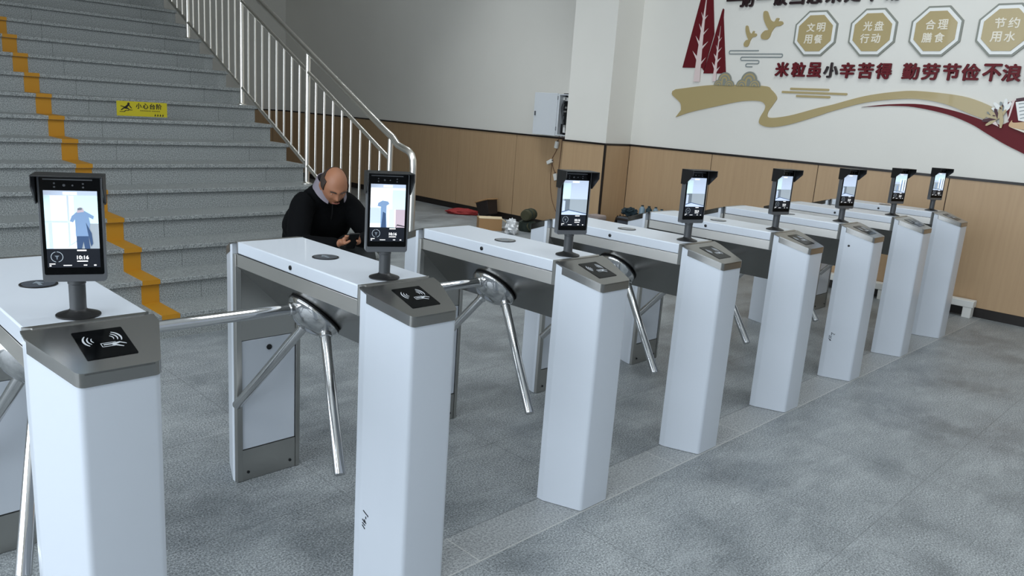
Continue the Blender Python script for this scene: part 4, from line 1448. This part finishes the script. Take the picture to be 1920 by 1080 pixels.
def fuse(mb, name, mt, voxel, parent=None, smooth=2, fac=0.5):
    """weld overlapping closed shapes into one continuous surface"""
    me = bpy.data.meshes.new(name)
    me.from_pydata(mb.v, [], mb.f)
    o = bpy.data.objects.new(name, me)
    COL.objects.link(o)
    r = o.modifiers.new('remesh', 'REMESH')
    r.mode = 'VOXEL'
    r.voxel_size = voxel
    sm_ = o.modifiers.new('smooth', 'SMOOTH')
    sm_.iterations = smooth
    sm_.factor = fac
    bpy.context.view_layer.update()
    m = bpy.data.meshes.new_from_object(o.evaluated_get(bpy.context.evaluated_depsgraph_get()))
    bpy.data.objects.remove(o)
    m.name = name
    m.materials.clear()
    m.materials.append(mt)
    for p in m.polygons:
        p.use_smooth = True
        p.material_index = 0
    ob = bpy.data.objects.new(name, m)
    COL.objects.link(ob)
    if parent:
        ob.parent = parent
    return ob


PX, PY = 2.52, 3.42
man = thing('person', 'person in black jacket and lilac collar sitting on the steps, looking at a phone', 'person', (PX, PY, 0))
V = Vector
HEADC = V((-0.100, -0.430, 0.925))
HR = Matrix.Rotation(math.radians(-16), 3, 'Z') @ Matrix.Rotation(math.radians(35), 3, 'X')   # turned a little left, bowed
HS = 1.14
hx = lambda x, y, z: HEADC + HR @ V((x, y, z)) * HS          # head-local: x right of image, y back, z up

# --- head (head-local axes, face towards -y)
def head_surface(nu=72, nv=54):
    vs, fs = [], []
    for i in range(nv + 1):
        th = PI * i / nv
        for k in range(nu):
            ph = 2 * PI * k / nu
            d = V((math.sin(th) * math.cos(ph), math.sin(th) * math.sin(ph), math.cos(th)))
            rx, ry, rz = 0.078, 0.098, 0.122
            p = V((d.x * rx, d.y * ry, d.z * rz))
            # jaw narrows, back of the skull lifts
            if d.z < 0:
                q = -d.z
                p.x *= 1 - 0.26 * q ** 1.3
                if d.y > 0:
                    p.y *= 1 - 0.42 * q
                    p.z *= 1 - 0.15 * q * d.y
                else:
                    p.y *= 1 - 0.06 * q
            else:
                p.y *= 1 + 0.05 * d.z * (1 if d.y > 0 else 0)
            if d.y < 0:
                f = -d.y
                g = lambda x0, z0, sx, sz: math.exp(-((p.x - x0) / sx) ** 2 - ((p.z - z0) / sz) ** 2) * f
                dy = 0
                dy -= 0.007 * g(0, 0.030, 0.055, 0.013)                 # brow ridge
                for s in (-1, 1):
                    dy += 0.012 * g(s * 0.031, 0.010, 0.017, 0.012)     # eye sockets
                    dy -= 0.005 * g(s * 0.031, 0.007, 0.011, 0.007)     # lids
                    dy -= 0.006 * g(s * 0.042, -0.022, 0.020, 0.018)    # cheekbones
                    dy -= 0.006 * g(s * 0.012, -0.030, 0.007, 0.008)    # nostrils
                    dy += 0.003 * g(s * 0.030, -0.050, 0.010, 0.014)
                dy -= 0.012 * g(0, 0.004, 0.009, 0.020)                 # nose bridge
                dy -= 0.022 * g(0, -0.022, 0.012, 0.014)                # nose tip
                dy -= 0.006 * g(0, -0.053, 0.022, 0.006)                # upper lip
                dy -= 0.007 * g(0, -0.066, 0.018, 0.006)                # lower lip
                dy += 0.006 * g(0, -0.0595, 0.026, 0.0025)
                dy += 0.004 * g(0, -0.078, 0.022, 0.006)
                dy -= 0.011 * g(0, -0.100, 0.022, 0.014)                # chin
                p.y += dy
            vs.append(p)
    for i in range(nv):
        for k in range(nu):
            k2 = (k + 1) % nu
            fs.append([i * nu + k, (i + 1) * nu + k, (i + 1) * nu + k2, i * nu + k2])
    return vs, fs


hv, hf = head_surface()
body = MB()
body.add([hx(*p) for p in hv], hf)
for s in (-1, 1):      # ears
    body.ellipsoid(hx(s * 0.079, 0.012, -0.005), (0.010, 0.019, 0.031), (HR @ Matrix.Rotation(s * -0.35, 3, 'Z')), 16, 12)
    body.ellipsoid(hx(s * 0.077, 0.004, -0.028), (0.008, 0.010, 0.012), HR, 12, 8)
WRL, WRR = V((-0.165, -0.585, 0.545)), V((-0.010, -0.595, 0.560))
loft(body, [((0.03, 0.06, 0.42), 0.13, 0.10), ((0.02, 0.00, 0.55), 0.13, 0.10), ((-0.01, -0.13, 0.70), 0.14, 0.10), ((-0.045, -0.23, 0.80), 0.10, 0.075), ((-0.075, -0.315, 0.865), 0.058, 0.058), ((-0.092, -0.375, 0.90), 0.055, 0.058)])
loft(body, [((-0.10, -0.22, 0.80), 0.06, 0.06), ((-0.215, -0.245, 0.785), 0.055, 0.055), ((-0.275, -0.31, 0.66), 0.048, 0.048), ((-0.315, -0.37, 0.52), 0.040, 0.040), ((-0.25, -0.47, 0.525), 0.038, 0.038), (WRL, 0.028, 0.026)])
loft(body, [((0.03, -0.22, 0.80), 0.06, 0.06), ((0.130, -0.250, 0.770), 0.055, 0.055), ((0.190, -0.32, 0.65), 0.048, 0.048), ((0.235, -0.40, 0.515), 0.040, 0.040), ((0.13, -0.49, 0.535), 0.038, 0.038), (WRR, 0.028, 0.026)])
for sx in (-0.10, 0.13):
    loft(body, [((sx * 0.6, 0.04, 0.42), 0.085, 0.085), ((sx * 1.1, -0.2, 0.44), 0.075, 0.075), ((sx * 1.2, -0.43, 0.455), 0.056, 0.056), ((sx * 1.15, -0.515, 0.26), 0.050, 0.054), ((sx * 1.15, -0.535, 0.09), 0.036, 0.038)])
    loft(body, [((sx * 1.15, -0.535, 0.06), 0.034, 0.034), ((sx * 1.2, -0.65, 0.036), 0.036, 0.024)])

# hands: palm blocks and five bent fingers each, closed round the phone
PHC = V((-0.086, -0.648, 0.568))
PHR = Matrix.Rotation(math.radians(-12), 3, 'Z') @ Matrix.Rotation(math.radians(38), 3, 'X')
ph = lambda x, y, z: PHC + PHR @ V((x, y, z))      # phone-local: x across, y along its back normal (thickness), z along its length
for s in (-1, 1):
    body.ellipsoid(ph(s * 0.052, 0.020, -0.022), (0.018, 0.020, 0.040), PHR, 16, 10)
    body.tube([(WRL if s < 0 else WRR), ph(s * 0.060, 0.030, -0.040), ph(s * 0.052, 0.020, -0.02)], 0.02, 12, radii=[0.026, 0.024, 0.018])
    for q, (z, ln) in enumerate(((0.030, 0.030), (0.011, 0.034), (-0.008, 0.032), (-0.027, 0.024))):
        z2 = z
        body.tube([ph(s * 0.050, 0.026, z2 - 0.008), ph(s * 0.047, 0.024, z2), ph(s * 0.040, 0.018, z2 + 0.002), ph(s * (0.046 - ln), 0.0145, z2 + 0.003), ph(s * (0.040 - ln), 0.0135, z2 + 0.003)],
                  0.008, 10, radii=[0.009, 0.0088, 0.0083, 0.0078, 0.0062])
    body.tube([ph(s * 0.056, 0.016, -0.030), ph(s * 0.050, -0.006, -0.012), ph(s * 0.040, -0.0145, 0.006), ph(s * 0.026, -0.0140, 0.020), ph(s * 0.022, -0.0135, 0.024)],
              0.009, 10, radii=[0.013, 0.0115, 0.0098, 0.0088, 0.0065])
fuse(body, 'body', M['skin'], 0.0048, man, 3)

# lips, eyes, brows, hair
mb = MB()
for s in (-1, 1):
    mb.ellipsoid(hx(s * 0.031, -0.0770, 0.005), (0.0115, 0.008, 0.0040), HR, 14, 8, 0)
    mb.ellipsoid(hx(s * 0.031, -0.0843, 0.0030), (0.0048, 0.0016, 0.0028), HR, 10, 6, 1)
mb.build('eyes', [M['eye'], M['iris']], man, weld=False)
mb = MB()
for s in (-1, 1):
    mb.tube(catmull([hx(s * 0.014, -0.1005, 0.026), hx(s * 0.030, -0.0985, 0.032), hx(s * 0.048, -0.086, 0.028)], 5), 0.0042, 8)
mb.build('eyebrows', M['hair'], man)
mb = MB()
mb.tube(catmull([hx(-0.022, -0.089, -0.060), hx(-0.010, -0.0985, -0.0575), hx(0, -0.0995, -0.0585), hx(0.010, -0.0985, -0.0575), hx(0.022, -0.089, -0.060)], 4), 0.004, 8)
mb.build('lips', M['lip'], man)
# receding hair: a close-cropped band round the sides and back, crown bare
mb = MB()
nu, nv = 60, 16
rows = []
for i in range(nv + 1):
    t_ = i / nv
    row = []
    for k in range(nu + 1):
        a = math.radians(-22 + 224 * k / nu)      # from the left temple round the back to the right temple
        side = abs(math.cos(a))
        back = max(0.0, math.sin(a))
        ztop_ = 0.066 + 0.046 * back
        zbot = 0.012 - 0.062 * back
        if math.sin(a) < 0.12:
            zbot = -0.004
            ztop_ = 0.062
        z = zbot + (ztop_ - zbot) * t_
        d = math.sqrt(max(0.0, 1 - (z / 0.122) ** 2))
        lift = 0.004 + 0.005 * math.sin(PI * min(1, t_ * 1.15))
        x = (0.078 * d + lift) * math.cos(a)
        y = (0.098 * d * (1.02 if math.sin(a) > 0 else 1) + lift) * math.sin(a)
        if z < 0 and math.sin(a) > 0:
            y *= 1 - 0.42 * (-z / 0.122)
            y += 0.004
        row.append(hx(x, y, z))
    rows.append(row)
n1 = nu + 1
vs = [p for r_ in rows for p in r_]
inner = [hx(0, 0.0, 0.02) + (p - hx(0, 0.0, 0.02)) * 0.93 for p in vs]
fs = []
N = len(vs)
for i in range(nv):
    for k in range(nu):
        fs.append([i * n1 + k, i * n1 + k + 1, (i + 1) * n1 + k + 1, (i + 1) * n1 + k])
        fs.append([N + (i + 1) * n1 + k, N + (i + 1) * n1 + k + 1, N + i * n1 + k + 1, N + i * n1 + k])
for k in range(nu):
    fs.append([k, N + k, N + k + 1, k + 1])
    e0 = nv * n1 + k
    fs.append([e0, e0 + 1, N + e0 + 1, N + e0])
for i in range(nv):
    for e in (0, nu):
        fs.append([i * n1 + e, (i + 1) * n1 + e, N + (i + 1) * n1 + e, N + i * n1 + e])
mb.add(vs + inner, fs, 0, True)
mb.build('hair', M['hair'], man, sharp=80)

# jacket: roomier skin over torso and arms
jm = MB()
loft(jm, [((0.0, 0.04, 0.485), 0.225, 0.175), ((0.0, -0.03, 0.57), 0.262, 0.190), ((-0.025, -0.15, 0.69), 0.258, 0.168), ((-0.050, -0.225, 0.805), 0.195, 0.120), ((-0.070, -0.290, 0.875), 0.115, 0.095)], 6, 32)
loft(jm, [((-0.10, -0.225, 0.800), 0.090, 0.090), ((-0.220, -0.240, 0.775), 0.090, 0.090), ((-0.290, -0.30, 0.66), 0.084, 0.086), ((-0.325, -0.365, 0.53), 0.074, 0.076), ((-0.25, -0.47, 0.525), 0.060, 0.060), ((-0.180, -0.565, 0.542), 0.046, 0.046)])
loft(jm, [((0.03, -0.225, 0.795), 0.090, 0.090), ((0.130, -0.250, 0.755), 0.090, 0.090), ((0.200, -0.32, 0.64), 0.084, 0.086), ((0.245, -0.395, 0.525), 0.074, 0.076), ((0.13, -0.49, 0.535), 0.060, 0.060), ((0.010, -0.580, 0.555), 0.046, 0.046)])
jk = fuse(jm, 'jacket', M['jacket'], 0.010, man, 3)
mb = MB()
mb.tube(catmull([(-0.075, -0.375, 0.800), (-0.050, -0.325, 0.69), (-0.020, -0.215, 0.54)], 6), 0.004, 8)
mb.build('zip', M['rubber'], jk)
# shirt collar: standing band with two pointed leaves
mb = MB()
NC = V((-0.078, -0.325, 0.880))
ax = V((-0.05, -0.45, 1.0)).normalized()
cx_ = V((1, 0, 0)); cx_ = (cx_ - ax * cx_.dot(ax)).normalized()
cy_v = ax.cross(cx_)
prof = []
K = 48
top, bot, top2, bot2 = [], [], [], []
for k in range(K + 1):
    a = math.radians(-62 + (360 - 56) * k / K)    # opens at the throat (-90 deg)
    dirv = cx_ * math.cos(a) + cy_v * math.sin(a)
    fr = max(0.0, -math.sin(a))
    hi = 0.066 + 0.022 * (1 - fr)
    dn = 0.006 - 0.048 * fr ** 2
    rt = 0.098 + 0.008 * fr
    rb = 0.114 + 0.030 * fr
    top.append(NC + dirv * rt + ax * hi)
    bot.append(NC + dirv * rb + ax * dn)
    top2.append(NC + dirv * (rt - 0.005) + ax * (hi - 0.002))
    bot2.append(NC + dirv * (rb - 0.005) + ax * dn)
n = K + 1
vs = top + bot + top2 + bot2
fs = []
for k in range(K):
    fs += [[k, k + 1, n + k + 1, n + k], [2 * n + k, 3 * n + k, 3 * n + k + 1, 2 * n + k + 1], [k, 2 * n + k, 2 * n + k + 1, k + 1], [n + k, n + k + 1, 3 * n + k + 1, 3 * n + k]]
fs += [[0, n, 3 * n, 2 * n], [K, 2 * n + K, 3 * n + K, n + K]]
mb.add(vs, fs, 0, True)
mb.build('shirt_collar', M['collar'], man, sharp=60)
tm = MB()
loft(tm, [((0.03, 0.10, 0.415), 0.150, 0.095), ((0.03, 0.03, 0.425), 0.165, 0.100), ((0.03, -0.05, 0.43), 0.150, 0.085)])
for sx in (-0.10, 0.13):
    loft(tm, [((sx * 0.7, 0.04, 0.415), 0.098, 0.098), ((sx * 1.1, -0.2, 0.44), 0.090, 0.090), ((sx * 1.2, -0.43, 0.457), 0.074, 0.074), ((sx * 1.15, -0.515, 0.27), 0.066, 0.068), ((sx * 1.15, -0.535, 0.115), 0.058, 0.060)])
fuse(tm, 'trousers', M['trousers'], 0.012, man, 3)
for x in (-0.125, 0.155):
    mb = MB()
    mb.ellipsoid((x, -0.600, 0.048), (0.046, 0.135, 0.046), None, 20, 12)
    mb.ellipsoid((x, -0.535, 0.075), (0.045, 0.065, 0.060), None, 20, 12)
    for i, p in enumerate(mb.v):
        p.z = max(p.z, 0.003)
    fuse(mb, 'shoe', M['shoe'], 0.008, man, 2)

# phone in his hands
t = thing('mobile_phone', 'black mobile phone held in both hands of the seated man', 'phone', V((PX, PY, 0)) + PHC)
mb = MB()
mb.prism(fillet([(-0.037, -0.078), (0.037, -0.078), (0.037, 0.078), (-0.037, 0.078)], [0.009] * 4, 4), lambda p, s: PHR @ V((p[0], -0.0045 if s == 0 else 0.0045, p[1])), smooth=True)
mb.build('phone_body', M['black_plastic'], t, bevel=0.001)
mb = MB()
mb.prism(fillet([(-0.034, -0.074), (0.034, -0.074), (0.034, 0.074), (-0.034, 0.074)], [0.007] * 4, 4), lambda p, s: PHR @ V((p[0], -0.0046 if s == 0 else -0.0052, p[1])))
mb.build('phone_screen', M['black_glass'], t)
